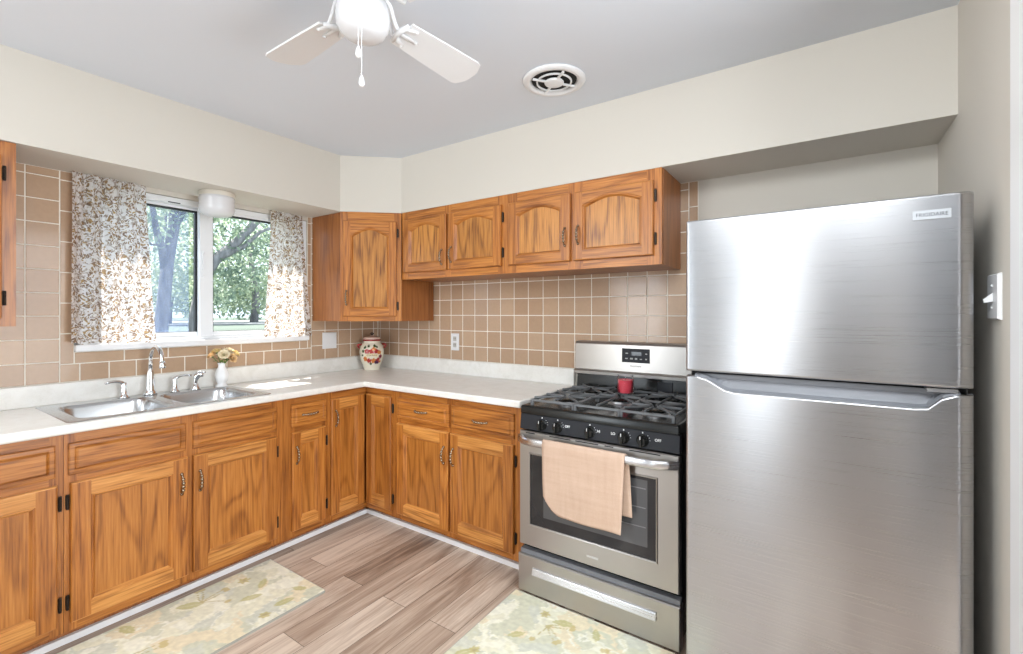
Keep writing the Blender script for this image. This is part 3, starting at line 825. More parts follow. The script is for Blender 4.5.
# ---------------------------------------------------------------- vase of roses
vx, vy = 0.098, -1.262
bm = B(); seg = 32
prof = [(0.0, 0.9166), (0.033, 0.9166), (0.034, 0.921), (0.024, 0.929), (0.0215, 0.937), (0.030, 0.953), (0.0355, 0.975), (0.035, 0.995), (0.027, 1.017), (0.0195, 1.034), (0.0185, 1.046), (0.023, 1.060), (0.021, 1.060), (0.0165, 1.046), (0.0165, 1.03), (0.0, 1.02)]
loops = []
for r, z in prof:
    fl = 0.05 if 0.94 < z < 1.05 and r > 0.022 else 0.0
    loops.append([Vector((vx+(r*(1+fl*math.cos(12*2*PI*i/seg/1.0*0.5)))*math.cos(2*PI*i/seg), vy+(r*(1+fl*math.cos(6*2*PI*i/seg)))*math.sin(2*PI*i/seg), z)) for i in range(seg)])
rings(bm, loops, True)
tag(obj('flower_vase', bm, CERAM, None, smooth=True, loc=(vx, vy, 0.9166)), 'small white fluted ceramic vase standing at the right back of the sink', 'vase')
def rose(label, x, y, z, r, mat, tilt):
    t = thing('artificial_rose', label, 'flower', (vx, vy, 1.03), 'roses in the white vase')
    axis = Vector(tilt).normalized()
    qx = axis.orthogonal().normalized(); qy = axis.cross(qx)
    c = Vector((x, y, z))
    bm = B()
    for ring_, (n, rr, h, lean) in enumerate(((3, 0.30, 0.55, 0.1), (5, 0.55, 0.48, 0.35), (6, 0.85, 0.34, 0.7), (7, 1.0, 0.12, 1.0))):
        for k in range(n):
            a0 = 2*PI*k/n + ring_*0.6
            wd = 2*PI/n*0.72
            lps = []
            for s in range(5):
                f = s/4
                rad = r*rr*(0.25+0.75*math.sin(f*PI/2)**(0.8)); hh = r*(-0.35+f*(h+0.35))
                if s == 4: rad *= 1.08+0.1*lean; hh -= r*0.06*lean
                row = []
                for i in range(7):
                    g = (i/6-0.5)*2
                    a = a0 + wd*g*(0.55+0.45*math.sin(PI*min(1, f*0.9+0.15)))
                    dz = -abs(g)**2*r*0.22*f
                    row.append(c + (qx*math.cos(a)+qy*math.sin(a))*rad + axis*(hh+dz))
                lps.append(row)
            rings(bm, lps, False)
    obj('blossom', bm, mat, t, smooth=True)
    bm = B(); tube(bm, bez((vx, vy, 0.99), (vx, vy, 1.06), c-axis*r*1.4, c-axis*r*0.3, 8), 0.002, 6)
    ball(bm, c-axis*r*0.34, r*0.3, 0, 8)
    st = obj('stem', bm, STEM, t, smooth=True)
    bm = B()
    for sgn in (-1, 1):
        p = Vector((vx, vy, 1.055)).lerp(c-axis*r*0.5, 0.45)
        d = (qx*sgn + Vector((0, 0, 0.25))).normalized(); sd = d.cross(axis).normalized()
        tip = p+d*0.03
        rings(bm, [[p, p+Vector((0, 0, 0.0005))], [p+d*0.014+sd*0.008, p+d*0.014-sd*0.008], [tip, tip+Vector((0, 0, 0.0005))]], False)
    obj('leaf', bm, STEM, st)
rose('deep yellow rose at far left of the vase bunch', vx-0.015, vy-0.052, 1.1080, 0.0243, PETAL3, (0, -0.6, 1))
rose('pale yellow rose highest and left of centre in the vase bunch', vx-0.02, vy-0.022, 1.1320, 0.0269, PETAL, (-0.1, -0.2, 1))
rose('cream rose facing forward in the middle of the vase bunch', vx+0.028, vy+0.0, 1.1130, 0.0282, PETAL2, (0.8, -0.3, 0.7))
rose('cream rose highest on the right of the vase bunch', vx-0.005, vy+0.043, 1.1320, 0.0307, PETAL2, (0.2, 0.3, 1))
rose('cream rose at far right of the vase bunch', vx+0.01, vy+0.075, 1.1150, 0.0269, PETAL, (0.3, 0.6, 0.8))
rose('peach rose lowest on the right of the vase bunch', vx+0.035, vy+0.045, 1.0900, 0.0294, PETAL3, (0.8, 0.4, 0.5))

# ---------------------------------------------------------------- cookie jar
jx, jy = 0.150, -0.185
t = thing('cookie_jar', 'cream ceramic cookie jar painted with red fruit, standing in the counter corner', 'jar', (jx, jy, 0.914))
cream = (0.80, 0.74, 0.60); red = (0.42, 0.035, 0.03); dred = (0.22, 0.015, 0.03); org = (0.62, 0.20, 0.05); grn = (0.05, 0.08, 0.03); pur = (0.07, 0.02, 0.06)
prof = [(0.0, 0.9145), (0.062, 0.9145), (0.066, 0.92), (0.072, 0.945), (0.086, 0.985), (0.097, 1.03), (0.102, 1.07), (0.099, 1.105), (0.088, 1.135), (0.074, 1.153), (0.069, 1.165), (0.070, 1.175)]
def smoothprof(pr, k=5):
    out = []
    for i in range(len(pr)-1):
        p0 = pr[max(i-1, 0)]; p1 = pr[i]; p2 = pr[i+1]; p3 = pr[min(i+2, len(pr)-1)]
        for s in range(k):
            u = s/k
            out.append(tuple(0.5*((2*p1[c])+(-p0[c]+p2[c])*u+(2*p0[c]-5*p1[c]+4*p2[c]-p3[c])*u*u+(-p0[c]+3*p1[c]-3*p2[c]+p3[c])*u**3) for c in (0, 1)))
    out.append(pr[-1]); return out
bm = B(); pr = [(max(r, 0), z) for r, z in smoothprof(prof)]
lathe(bm, pr, (jx, jy, 0), 120, cap=False)
jb = obj('body', bm, JARM, t, smooth=True)
face = math.atan2(-2.578-jy, 3.117-jx)
blobs = []
rj = random.Random(3)
for cu, cv, r_, col in ((-0.03, 1.085, 0.018, red), (0.0, 1.082, 0.019, red), (0.028, 1.085, 0.017, red), (0.012, 1.1, 0.014, org), (0.05, 1.075, 0.015, org), (-0.045, 1.03, 0.016, org), (-0.02, 1.018, 0.017, red),
                        (0.012, 1.016, 0.018, org), (0.042, 1.022, 0.016, red), (0.06, 1.045, 0.015, dred), (-0.058, 1.085, 0.012, grn), (-0.048, 1.112, 0.011, grn), (-0.022, 1.12, 0.010, grn), (0.02, 1.122, 0.011, grn),
                        (0.035, 1.115, 0.008, grn), (-0.065, 1.055, 0.009, grn), (0.03, 1.005, 0.013, pur), (0.045, 1.0, 0.010, pur), (-0.008, 0.995, 0.009, grn), (0.062, 1.01, 0.010, org)):
    blobs.append((cu, cv, r_, col))
me = jb.data; ca = me.color_attributes.new('Col', 'FLOAT_COLOR', 'POINT')
for i, vtx in enumerate(me.vertices):
    x, y, z = vtx.co.x, vtx.co.y, vtx.co.z+0.914
    a = (math.atan2(y, x)-face+PI) % (2*PI)-PI
    u = a*0.098; c_ = cream
    for off in (0, 0.24, -0.24):
        for cu, cv, r_, col in blobs:
            cu2 = cu*1.3; cv2 = 1.05+(cv-1.055)*1.25; r2 = r_*1.28
            if (u-off*1.3-cu2)**2+(z-cv2)**2 < r2*r2*(0.9+0.2*math.sin(5*math.atan2(z-cv2, u-off*1.3-cu2))): c_ = col
    if abs(u) < 0.052 and abs(z-1.052-0.006*math.cos(u*60)) < 0.011: c_ = (0.82, 0.70, 0.45)
    ca.data[i].color = (*c_, 1)
fo = bpy.data.curves.new('banner', 'FONT'); fo.body = 'Cookies'; fo.size = 0.024; fo.align_x = 'CENTER'; fo.extrude = 0.0006
fob = bpy.data.objects.new('banner_lettering', fo); C.objects.link(fob); fob.parent = t
dirv = Vector((math.cos(face), math.sin(face), 0))
fob.location = dirv*0.1018 + Vector((0, 0, 0.131)); fob.rotation_euler = (PI/2, 0, face+PI/2); fo.materials.append(plain('brown_lettering', (0.30, 0.16, 0.06), 0.4)); to_mesh(fob)
bm = B()
lathe(bm, [(0.0, 1.174), (0.071, 1.174), (0.076, 1.178), (0.076, 1.186), (0.070, 1.190)], (jx, jy, 0), 48, 0, cap=False)
lathe(bm, [(0.070, 1.190), (0.0715, 1.20), (0.066, 1.207), (0.040, 1.214), (0.018, 1.219), (0.010, 1.224)], (jx, jy, 0), 48, 1, cap=False)
REDGL = plain('dark_red_glaze', (0.30, 0.03, 0.03), 0.15); CREAMGL = plain('pale_pink_glaze', (0.74, 0.52, 0.42), 0.15)
ld = obj('lid', bm, [REDGL, CREAMGL], t, smooth=True)
bm = B(); lathe(bm, [(0.0, 1.222), (0.009, 1.222), (0.008, 1.228), (0.016, 1.236), (0.017, 1.243), (0.009, 1.25), (0, 1.251)], (jx, jy, 0), 20, cap=False); obj('lid_knob', bm, plain('dark_green_glaze', (0.05, 0.035, 0.025), 0.15), ld, smooth=True)
sd = Vector((-dirv.y, dirv.x, 0))
for s in (-1, 1):
    bm = B(); c0 = Vector((jx, jy, 0))
    tube(bm, bez(c0+sd*s*0.084+Vector((0, 0, 1.142)), c0+sd*s*0.122+Vector((0, 0, 1.150)), c0+sd*s*0.126+Vector((0, 0, 1.125)), c0+sd*s*0.096+Vector((0, 0, 1.108)), 10), [0.007, 0.0085, 0.009, 0.0095, 0.0095, 0.009, 0.0085, 0.008, 0.0075, 0.007, 0.006], 10)
    obj('handle', bm, REDGL, t, smooth=True)
for ch in t.children_recursive:                            # the jar's real size
    if ch.type == 'MESH' and ch.name.split('.')[0] != 'banner_lettering':
        ch.data.transform(Matrix.Diagonal((0.915, 0.915, 0.875, 1)))
    elif ch.name.split('.')[0] == 'banner_lettering':
        ch.data.transform(Matrix.Diagonal((0.96, 0.90, 0.92, 1))); ch.location = (ch.location.x*0.915, ch.location.y*0.915, ch.location.z*0.875)

# ---------------------------------------------------------------- gas range
t = thing('gas_range', 'stainless steel gas range with black cooktop between the oak cabinets and the refrigerator', 'stove', (2.266, -0.35, 0))
X0, X1 = 1.886, 2.646
FYB, FYD = -0.655, -0.700      # body front, door front
bm = B(); box(bm, X0+0.004, X1-0.004, FYB, -0.04, 0.03, 0.905); obj('body', bm, BLACKEN, t)
for fx in (X0+0.05, X1-0.05):
    for fy in (-0.6, -0.1):
        bm = B(); lathe(bm, [(0.0, 0), (0.02, 0), (0.02, 0.012), (0.011, 0.016), (0.011, 0.032), (0, 0.032)], (fx, fy, 0), 14, cap=False); obj('foot', bm, BLACKPL, t)
# cooktop: shallow pan with raised rim and rolled front
bm = B()
lps = [rrect(X0, X1, -0.692, -0.06, 0.012, 0.872), rrect(X0, X1, -0.692, -0.06, 0.012, 0.900), rrect(X0+0.004, X1-0.004, -0.688, -0.064, 0.012, 0.9085), rrect(X0+0.018, X1-0.018, -0.668, -0.078, 0.02, 0.9105), rrect(X0+0.034, X1-0.034, -0.650, -0.095, 0.03, 0.902), ]
rings(bm, lps, True, 0, True, True)
ct = sharp(obj('cooktop', bm, BLACKEN, t), 60)
# burners: five
burn = [(2.045, -0.50, 0.046), (2.045, -0.205, 0.036), (2.266, -0.355, 0.040), (2.487, -0.50, 0.050), (2.487, -0.205, 0.036)]
for bx, by, br in burn:
    bm = B(); lathe(bm, [(0.0, 0.902), (br+0.022, 0.902), (br+0.018, 0.906), (br+0.006, 0.908), (br+0.004, 0.917), (0, 0.917)], (bx, by, 0), 28, cap=False)
    bu = sharp(obj('burner', bm, ALU, t), 40)
    bm = B(); lathe(bm, [(0.0, 0.917), (br, 0.917), (br+0.001, 0.923), (br-0.005, 0.927), (0, 0.928)], (bx, by, 0), 28, cap=False); sharp(obj('burner_cap', bm, BLACKEN, bu), 40)
# cast grates
def bar(bm, a, b, w_=0.0085, h=0.013, z=0.945):
    a = Vector((*a, z)); b = Vector((*b, z)); d = (b-a).normalized(); s = Vector((-d.y, d.x, 0))*w_/2; zv = Vector((0, 0, h))
    lo_ = [a-s*1.15-zv, a+s*1.15-zv, a+s, a-s]; l2 = [b-s*1.15-zv, b+s*1.15-zv, b+s, b-s]
    rings(bm, [lo_, l2], True, 0, True, True)
def grate(x0, x1, y0, y1, cens, fing):
    bm = B(); ins = 0.012
    z = 0.936
    for a, b in (((x0, y0), (x1, y0)), ((x1, y0), (x1, y1)), ((x1, y1), (x0, y1)), ((x0, y1), (x0, y0))): bar(bm, a, b, 0.009, 0.011, z)
    ym = (y0+y1)/2
    if len(cens) > 1: bar(bm, (x0, ym), (x1, ym), 0.008, 0.011, z+0.004)
    for (cx, cy) in cens:
        for k in range(fing):
            a = 2*PI*k/fing + (PI/4 if fing == 4 else 0)
            dx, dy = math.cos(a), math.sin(a)
            lim = []
            ya, yb = (y0, y1) if len(cens) == 1 else ((y0, ym) if cy < ym else (ym, y1))
            if dx > 1e-3: lim.append((x1-cx)/dx)
            if dx < -1e-3: lim.append((x0-cx)/dx)
            if dy > 1e-3: lim.append((yb-cy)/dy)
            if dy < -1e-3: lim.append((ya-cy)/dy)
            r_ = min(lim)
            bar(bm, (cx+dx*0.022, cy+dy*0.022), (cx+dx*r_, cy+dy*r_), 0.0065, 0.010, z+0.009)
    for cx in (x0, x1):
        for cy in (y0, ym, y1):
            fbox(bm, Fr((0, 0, 0), (1, 0, 0), (0, 1, 0), (0, 0, 1)), cx-0.007, cx+0.007, cy-0.007, cy+0.007, 0.903, z-0.002)
    return bev(obj('grate', bm, IRON, t), 0.002, 1)
grate(1.925, 2.150, -0.640, -0.105, [(2.045, -0.50), (2.045, -0.205)], 8)
grate(2.157, 2.375, -0.640, -0.105, [(2.266, -0.355)], 8)
grate(2.382, 2.607, -0.640, -0.105, [(2.487, -0.50), (2.487, -0.205)], 8)
# control panel with five knobs
bm = B()
rings(bm, [[Vector((x, -0.655, 0.796)), Vector((x, -0.694, 0.796)), Vector((x, -0.686, 0.870)), Vector((x, -0.655, 0.870))] for x in (X0+0.001, X1-0.001)], True, 0, True, True)
pnl = bev(obj('control_panel', bm, BLACKPL, t), 0.003)
KF = Fr((0, -0.690, 0), (1, 0, 0), (0, 0, 1), (0, -1, 0.0))
for i, kx in enumerate((2.010, 2.094, 2.256, 2.412, 2.494)):
    kz = 0.829
    bm = B(); lathe(bm, [(0.0, 0.0), (0.026, 0.0), (0.026, 0.005), (0.021, 0.010), (0.019, 0.022), (0.0165, 0.026), (0, 0.026)], (kx, -0.6885, kz), 24, axis='y', cap=False)
    fbox(bm, KF, kx-0.005, kx+0.005, kz-0.024, kz+0.024, 0.012, 0.034)
    kn = sharp(obj('knob', bm, BLACKEN, t), 40)
    bm = B(); fbox(bm, KF, kx-0.0012, kx+0.0012, kz+0.010, kz+0.023, 0.0335, 0.0348); obj('pointer', bm, LETTERW, kn)
    bm = B(); fbox(bm, KF, kx-0.002, kx+0.002, kz+0.029, kz+0.035, -0.002, 0.0008)
    for q_ in range(5):
        a = -0.6+q_*0.35; fbox(bm, KF, kx+0.031*math.cos(a)-0.001, kx+0.031*math.cos(a)+0.001, kz+0.031*math.sin(a)-0.001, kz+0.031*math.sin(a)+0.001, -0.002, 0.0008)
    obj('dial_marks', bm, LETTERW, pnl)
def text_on(body, size, F, u, v, d, parent, mat, name, ext=0.0003, sx=1.0, bold=0.0):
    cu = bpy.data.curves.new(name, 'FONT'); cu.body = body; cu.size = size; cu.align_x = 'CENTER'; cu.align_y = 'CENTER'; cu.extrude = ext; cu.offset = bold
    cu.materials.append(mat)
    ob = bpy.data.objects.new(name, cu); C.objects.link(ob); ob.parent = parent
    M = Matrix((F.u, F.v, F.n)).transposed().to_4x4(); M.translation = F(u, v, d) - wloc(parent)
    ob.matrix_local = M @ Matrix.Diagonal((sx, 1, 1, 1))
    return to_mesh(ob)
for kx, s_ in ((2.145, 'OFF'), (2.298, 'HI'), (2.365, 'LO'), (2.558, 'OFF')):
    text_on(s_, 0.015, KF, kx, 0.838, 0.0012, pnl, LETTERW, 'dial_lettering', bold=0.0004)
# oven door
bm = B()
ox0, ox1, oz0, oz1 = 1.950, 2.553, 0.345, 0.682
DX0, DX1, DZ0, DZ1 = X0+0.002, X1-0.002, 0.238, 0.790
RF = Fr((0, 0, 0), (1, 0, 0), (0, 0, 1), (0, -1, 0))
def rl(u0, u1, v0, v1, d): return [RF(u0, v0, d), RF(u1, v0, d), RF(u1, v1, d), RF(u0, v1, d)]
rings(bm, [rl(DX0, DX1, DZ0, DZ1, 0.657), rl(DX0, DX1, DZ0, DZ1, 0.694), rl(DX0+0.004, DX1-0.004, DZ0+0.004, DZ1-0.004, 0.700), rl(ox0-0.008, ox1+0.008, oz0-0.008, oz1+0.008, 0.700),
           rl(ox0-0.004, ox1+0.004, oz0-0.004, oz1+0.004, 0.704), rl(ox0, ox1, oz0, oz1, 0.703), rl(ox0+0.001, ox1-0.001, oz0+0.001, oz1-0.001, 0.698)], True, 0, True, False)
od = obj('oven_door', bm, STEELR, t, recalc=True)
bm = B(); fbox(bm, RF, ox0-0.002, ox1+0.002, oz0-0.002, oz1+0.002, 0.6935, 0.6985); ow = obj('oven_window', bm, OVENGLASS, od)
bm = B(); fbox(bm, RF, 2.022, 2.517, 0.392, 0.668, 0.698, 0.6992); obj('inner_window', bm, plain('smoked_inner_glass', (0.085, 0.085, 0.088), 0.1, 0, 0.6), ow)
bm = B()
for zz in (0.47, 0.55, 0.63): fbox(bm, RF, 2.03, 2.51, zz, zz+0.004, 0.6992, 0.6996)
obj('rack_lines', bm, plain('grey_rack_lines', (0.16, 0.16, 0.165), 0.3), ow)
for a, b in ((1.925, 1.975), (2.055, 2.165), (2.19, 2.30), (2.33, 2.37), (2.44, 2.57)):
    bm = B(); fbox(bm, RF, a, b, 0.7795, 0.7845, 0.6985, 0.7007); obj('vent_slot', bm, DARKGAP, od)
bm = B()
hp = []
for i in range(25):
    s = i/24; x = X0+0.006+(X1-X0-0.012)*s
    out = 0.712 + 0.040*min(1, math.sin(PI*s)*3.2)**0.8
    hp.append((x, out))
lps = []
for x, dd in hp:
    lps.append([RF(x, 0.755+0.0185*math.sin(a), dd+0.009*math.cos(a)) for a in [2*PI*k/14 for k in range(14)]])
rings(bm, lps, True, 0, True, True)
for hx in (X0+0.012, X1-0.012): fbox(bm, RF, hx-0.010, hx+0.010, 0.742, 0.768, 0.697, 0.715)
HANDLE = stainless('satin_handle', (0.62, 0.62, 0.635), 0.28, 'x')
obj('oven_handle', bm, HANDLE, od, smooth=True)
bm = B(); fbox(bm, RF, 2.245, 2.30, 0.275, 0.285, 0.6998, 0.7004); obj('door_glint', bm, HANDLE, od)  # bright strip standing in for a glint on the oven door
# storage drawer
bm = B()
rings(bm, [rl(X0-0.004, X1+0.002, 0.012, 0.190, 0.655), rl(X0-0.004, X1+0.002, 0.012, 0.190, 0.698), rl(X0, X1-0.002, 0.016, 0.186, 0.703)], True, 0, True, True)
dw = obj('storage_drawer', bm, STEELR, t)
bm = B(); fbox(bm, RF, X0+0.002, X1-0.002, 0.186, 0.210, 0.655, 0.686); obj('drawer_top', bm, GREYPL, dw)
bm = B()
for s0, s1 in (((0.703, 0.143), (0.716, 0.138)),):
    rings(bm, [[RF(x, 0.144, 0.702), RF(x, 0.141, 0.7105), RF(x, 0.110, 0.7165), RF(x, 0.106, 0.702)] for x in (1.966, 2.556)], True, 0, True, True)
bev(obj('drawer_pull', bm, HANDLE, dw), 0.003)
# backguard
bm = B()
pf = [(0.010, 0.905), (0.052, 0.905), (0.055, 0.985), (0.078, 1.000), (0.106, 1.006), (0.108, 1.022), (0.085, 1.032), (0.083, 1.180), (0.072, 1.193), (0.010, 1.195)]
def prof_x(bm, pts, xa, xb, mi=0):
    rings(bm, [[RF(x, z, d) for d, z in pts] for x in (xa, xb)], True, mi, True, True)
prof_x(bm, pf[3:], X0, X1); bgd = sharp(obj('backguard', bm, STEELR, t), 30)
bm = B(); prof_x(bm, [(0.012, 0.90), (0.066, 0.90), (0.060, 0.998), (0.012, 0.998)], X0+0.001, X1-0.001); obj('backguard_panel', bm, BLACKEN, t)
bm = B(); prof_x(bm, [(0.066, 0.91), (0.072, 0.91), (0.068, 0.985), (0.062, 0.985)], 2.37, 2.45); obj('vent_cover', bm, BLACKPL, t)
# slanted control face: frame riding on it
sl = Vector((0.083-0.085, 1.180-1.032)); sl.normalize()
SF = Fr(RF(0, 1.032, 0.085), (1, 0, 0), RF.v*sl.y+RF.n*sl.x, RF.n*sl.y-RF.v*sl.x)
bm = B(); fbox(bm, SF, 2.176, 2.334, 0.052, 0.130, -0.003, 0.0022); dp = bev(obj('clock_panel', bm, BLACKPL, bgd), 0.002)
bm = B()
for u, v, w_, h in ((2.205, 0.103, 0.014, 0.006), (2.315, 0.103, 0.010, 0.006), (2.203, 0.074, 0.014, 0.006), (2.232, 0.074, 0.016, 0.009), (2.258, 0.074, 0.013, 0.010), (2.285, 0.073, 0.012, 0.005), (2.314, 0.074, 0.009, 0.007)):
    fbox(bm, SF, u-w_/2, u+w_/2, v-h/2, v+h/2, 0.002, 0.0028)
obj('button_marks', bm, plain('grey_button_print', (0.42, 0.42, 0.42), 0.5), dp)
bm = B(); fbox(bm, SF, 2.232, 2.288, 0.092, 0.112, 0.002, 0.0026); obj('clock_display', bm, plain('dim_display', (0.06, 0.065, 0.075), 0.15), dp)
text_on('FRIGIDAIRE', 0.0125, SF, 2.255, 0.032, 0.0006, bgd, LETTER, 'emblem_lettering')
# towel over the oven handle
bm = B()
nu, nv = 26, 40
tx0, tx1 = 2.052, 2.444
def towel_pt(s, q, back=False):
    """q from 0 at the fold; s across"""
    x = tx0+(tx1-tx0)*s
    drop = 0.335 if not back else 0.262
    if not back:
        # lower left corner rounds off
        drop -= 0.075*max(0, 1-s*4.0)**2.2
        drop += -0.012*(1-s)*0.5
    x += (0.012+0.012*q)*back
    z = 0.779-drop*q
    dd = 0.765+0.004*math.sin(s*9+q*3)*q
    if q < 0.12:
        z = 0.779 - 0.03*(q/0.12)**1.5*1.2; dd = 0.7535+0.0135*math.sin(min(1, q/0.12)*PI/2)
    if back: dd = 0.742-0.006*q
    if not back: x += 0.010*(1-s)*q*0.8 - 0.02*s*q*0.9
    return RF(x, z, dd)
lps = []
for j in range(nv): lps.append([towel_pt(i/nu, 0.24*(1-j/nv)**1 if False else (1-j/nv)) for i in range(nu+1)])
lps.append([RF(tx0+(tx1-tx0)*i/nu, 0.7795, 0.7535) for i in range(nu+1)])
for j in range(0, nv): 
    q = (j+1)/nv
    row = []
    for i in range(nu+1):
        s = i/nu
        row.append(RF(tx0+(tx1-tx0)*s+0.014*q+0.006, 0.775-0.262*q, 0.7405-0.010*min(1, q*3)))
    lps.append(row)
rings(bm, lps, False)
tw = obj('dish_towel', bm, TOWEL, None, smooth=True, loc=(2.25, -0.75, 0.77))
md = tw.modifiers.new('cloth', 'SOLIDIFY'); md.thickness = 0.003; md.offset = 0
tag(tw, 'peach coloured dish towel folded over the oven door handle', 'towel')
# candle
cx, cy = 2.276, -0.300
t = thing('jar_candle', 'red wax candle in a clear glass jar standing on the stove grate', 'candle', (cx, cy, 0.946))
bm = B(); lathe(bm, [(0.0, 0.9455), (0.040, 0.9455), (0.0425, 0.950), (0.0425, 1.030), (0.039, 1.034), (0.039, 1.041), (0.0405, 1.043), (0.038, 1.043), (0.036, 1.041), (0.036, 1.033), (0.0395, 1.028), (0.0395, 0.953), (0.0, 0.950)], (cx, cy, 0), 32, cap=False)
obj('glass_jar', bm, CLEAR, t, smooth=True)
bm = B(); lathe(bm, [(0.0, 0.9505), (0.0388, 0.9535), (0.0388, 1.018), (0.034, 1.016), (0, 1.016)], (cx, cy, 0), 32, cap=False); wx = sharp(obj('wax', bm, WAX, t), 50)
bm = B(); tube(bm, [(cx, cy, 1.014), (cx+0.001, cy, 1.022), (cx+0.003, cy, 1.028)], 0.0012, 6); obj('wick', bm, DARKGAP, wx)

# ---------------------------------------------------------------- refrigerator
t = thing('refrigerator', 'tall stainless steel top-freezer refrigerator standing between range and right wall', 'refrigerator', (3.08, -0.42, 0))
FX0, FX1 = 2.702, 3.460
bm = B(); box(bm, FX0+0.004, FX1-0.004, -0.775, -0.03, 0.02, 1.672); bev(obj('cabinet_body', bm, GASKET, t), 0.006)
bm = B(); box(bm, FX0+0.01, FX1-0.01, -0.79, -0.775, 0.03, 1.665); obj('door_gasket', bm, DARKGAP, t)
def curved_front(s):
    """depth of a door skin at s across: flat middle, rolled edges"""
    e = min(s, 1-s)
    return 0.0
def fridge_outline(inset=0.0):
    W = FX1-FX0; pts = []
    back = 0.790; front = 0.846; r = 0.040; bow = 0.004
    pts.append((FX0+inset, back))
    n = 10
    for i in range(n+1):
        a = PI/2*i/n
        pts.append((FX0+inset+0.010-0.010*math.cos(a), front-bow-0.012+0.012*math.sin(a)))
    for i in range(1, 24):
        s = i/24; x = FX0+0.012+(W-0.012-r)*s
        pts.append((x, front-bow+bow*(1-(1-min(1, s*1.25))**2) if s < 0.8 else front))
    for i in range(n+3):
        a = PI/2*i/(n+2)
        pts.append((FX1-inset-r+r*math.sin(a), front-0.036+0.036*math.cos(a)))
    pts.append((FX1-inset, back))
    return pts
def fdoor(z0, z1, name, scoop=False):
    bm = B(); pl = fridge_outline()
    n = len(pl)
    def topz(x):
        if not scoop: return z1
        u = (x-FX0)/(FX1-FX0)
        def ss(a, b, v): v = min(1, max(0, (v-a)/(b-a))); return v*v*(3-2*v)
        return z1 - 0.046*ss(0.06, 0.205, u)*(1-ss(0.855, 0.935, u))
    rnd = 0.006
    lp = []
    lp.append([RF(x, z0, d if d < 0.8 else d-rnd) for x, d in pl])
    for k_ in (0, 0.0015): lp.append([RF(x, z0+rnd+k_, d) for x, d in pl])
    for k_ in (0.0015, 0): lp.append([RF(x, topz(x)-rnd-k_, d) for x, d in pl])
    lp.append([RF(x, topz(x)-rnd*0.3, d-rnd*0.35 if d > 0.8 else d) for x, d in pl])
    lp.append([RF(x, topz(x), d-rnd if d > 0.8 else d) for x, d in pl])
    rings(bm, lp, True, 0)
    # close bottom and top with strips to the back line
    for k in (0, -1):
        a = lp[k]
        if scoop and k == -1:
            bb = [RF(x, topz(x), 0.815 if d > 0.815 else d) for x, d in pl]
            rings(bm, [a, bb], True, 0)
        else:
            bb = [RF(x, (z0 if k == 0 else z1), 0.79) for x, d in pl]
            rings(bm, [a, bb], True, 0)
    bmesh.ops.remove_doubles(bm, verts=bm.verts[:], dist=1e-5)
    o = sharp(obj(name, bm, STEEL, t), 50)
    return o
up_ = fdoor(1.150, 1.692, 'freezer_door')
lw_ = fdoor(0.06, 1.132, 'fresh_food_door', True)
# grey scooped grip along the top of the lower door
bm = B()
xs_ = [FX0+0.03+(FX1-FX0-0.06)*i/40 for i in range(41)]
def tz(x):
    u = (x-FX0)/(FX1-FX0)
    def ss(a, b, v): v = min(1, max(0, (v-a)/(b-a))); return v*v*(3-2*v)
    return 1.131 - 0.046*ss(0.06, 0.205, u)*(1-ss(0.855, 0.935, u))
rings(bm, [[RF(x, tz(x)-0.003, 0.838), RF(x, tz(x)+0.003, 0.834), RF(x, tz(x)+0.010, 0.822), RF(x, 1.126, 0.806), RF(x, 1.140, 0.806), RF(x, 1.140, 0.795), RF(x, tz(x)-0.003, 0.795)] for x in xs_], True, 0, True, True)
obj('grip_recess', bm, GREYPL, lw_, smooth=False)
bm = B(); box(bm, FX1-0.10, FX1-0.035, -0.835, -0.79, 1.135, 1.146); obj('centre_hinge', bm, HANDLE, t)
bm = B(); box(bm, FX0+0.02, FX1-0.02, -0.80, -0.775, 0.012, 0.055); obj('toe_grille', bm, GREYPL, t)
BF = Fr((0, -0.8465, 0), (1, 0, 0), (0, 0, 1), (0, -1, 0))
bm = B(); fbox(bm, BF, 3.328, 3.409, 1.622, 1.648, -0.003, 0.0018); bd = bev(obj('badge', bm, plain('silver_badge', (0.52, 0.54, 0.56), 0.4, 0.2), up_), 0.0006)
text_on('FRIGIDAIRE', 0.0145, BF, 3.3685, 1.635, 0.002, bd, LETTER, 'badge_lettering', sx=0.93)

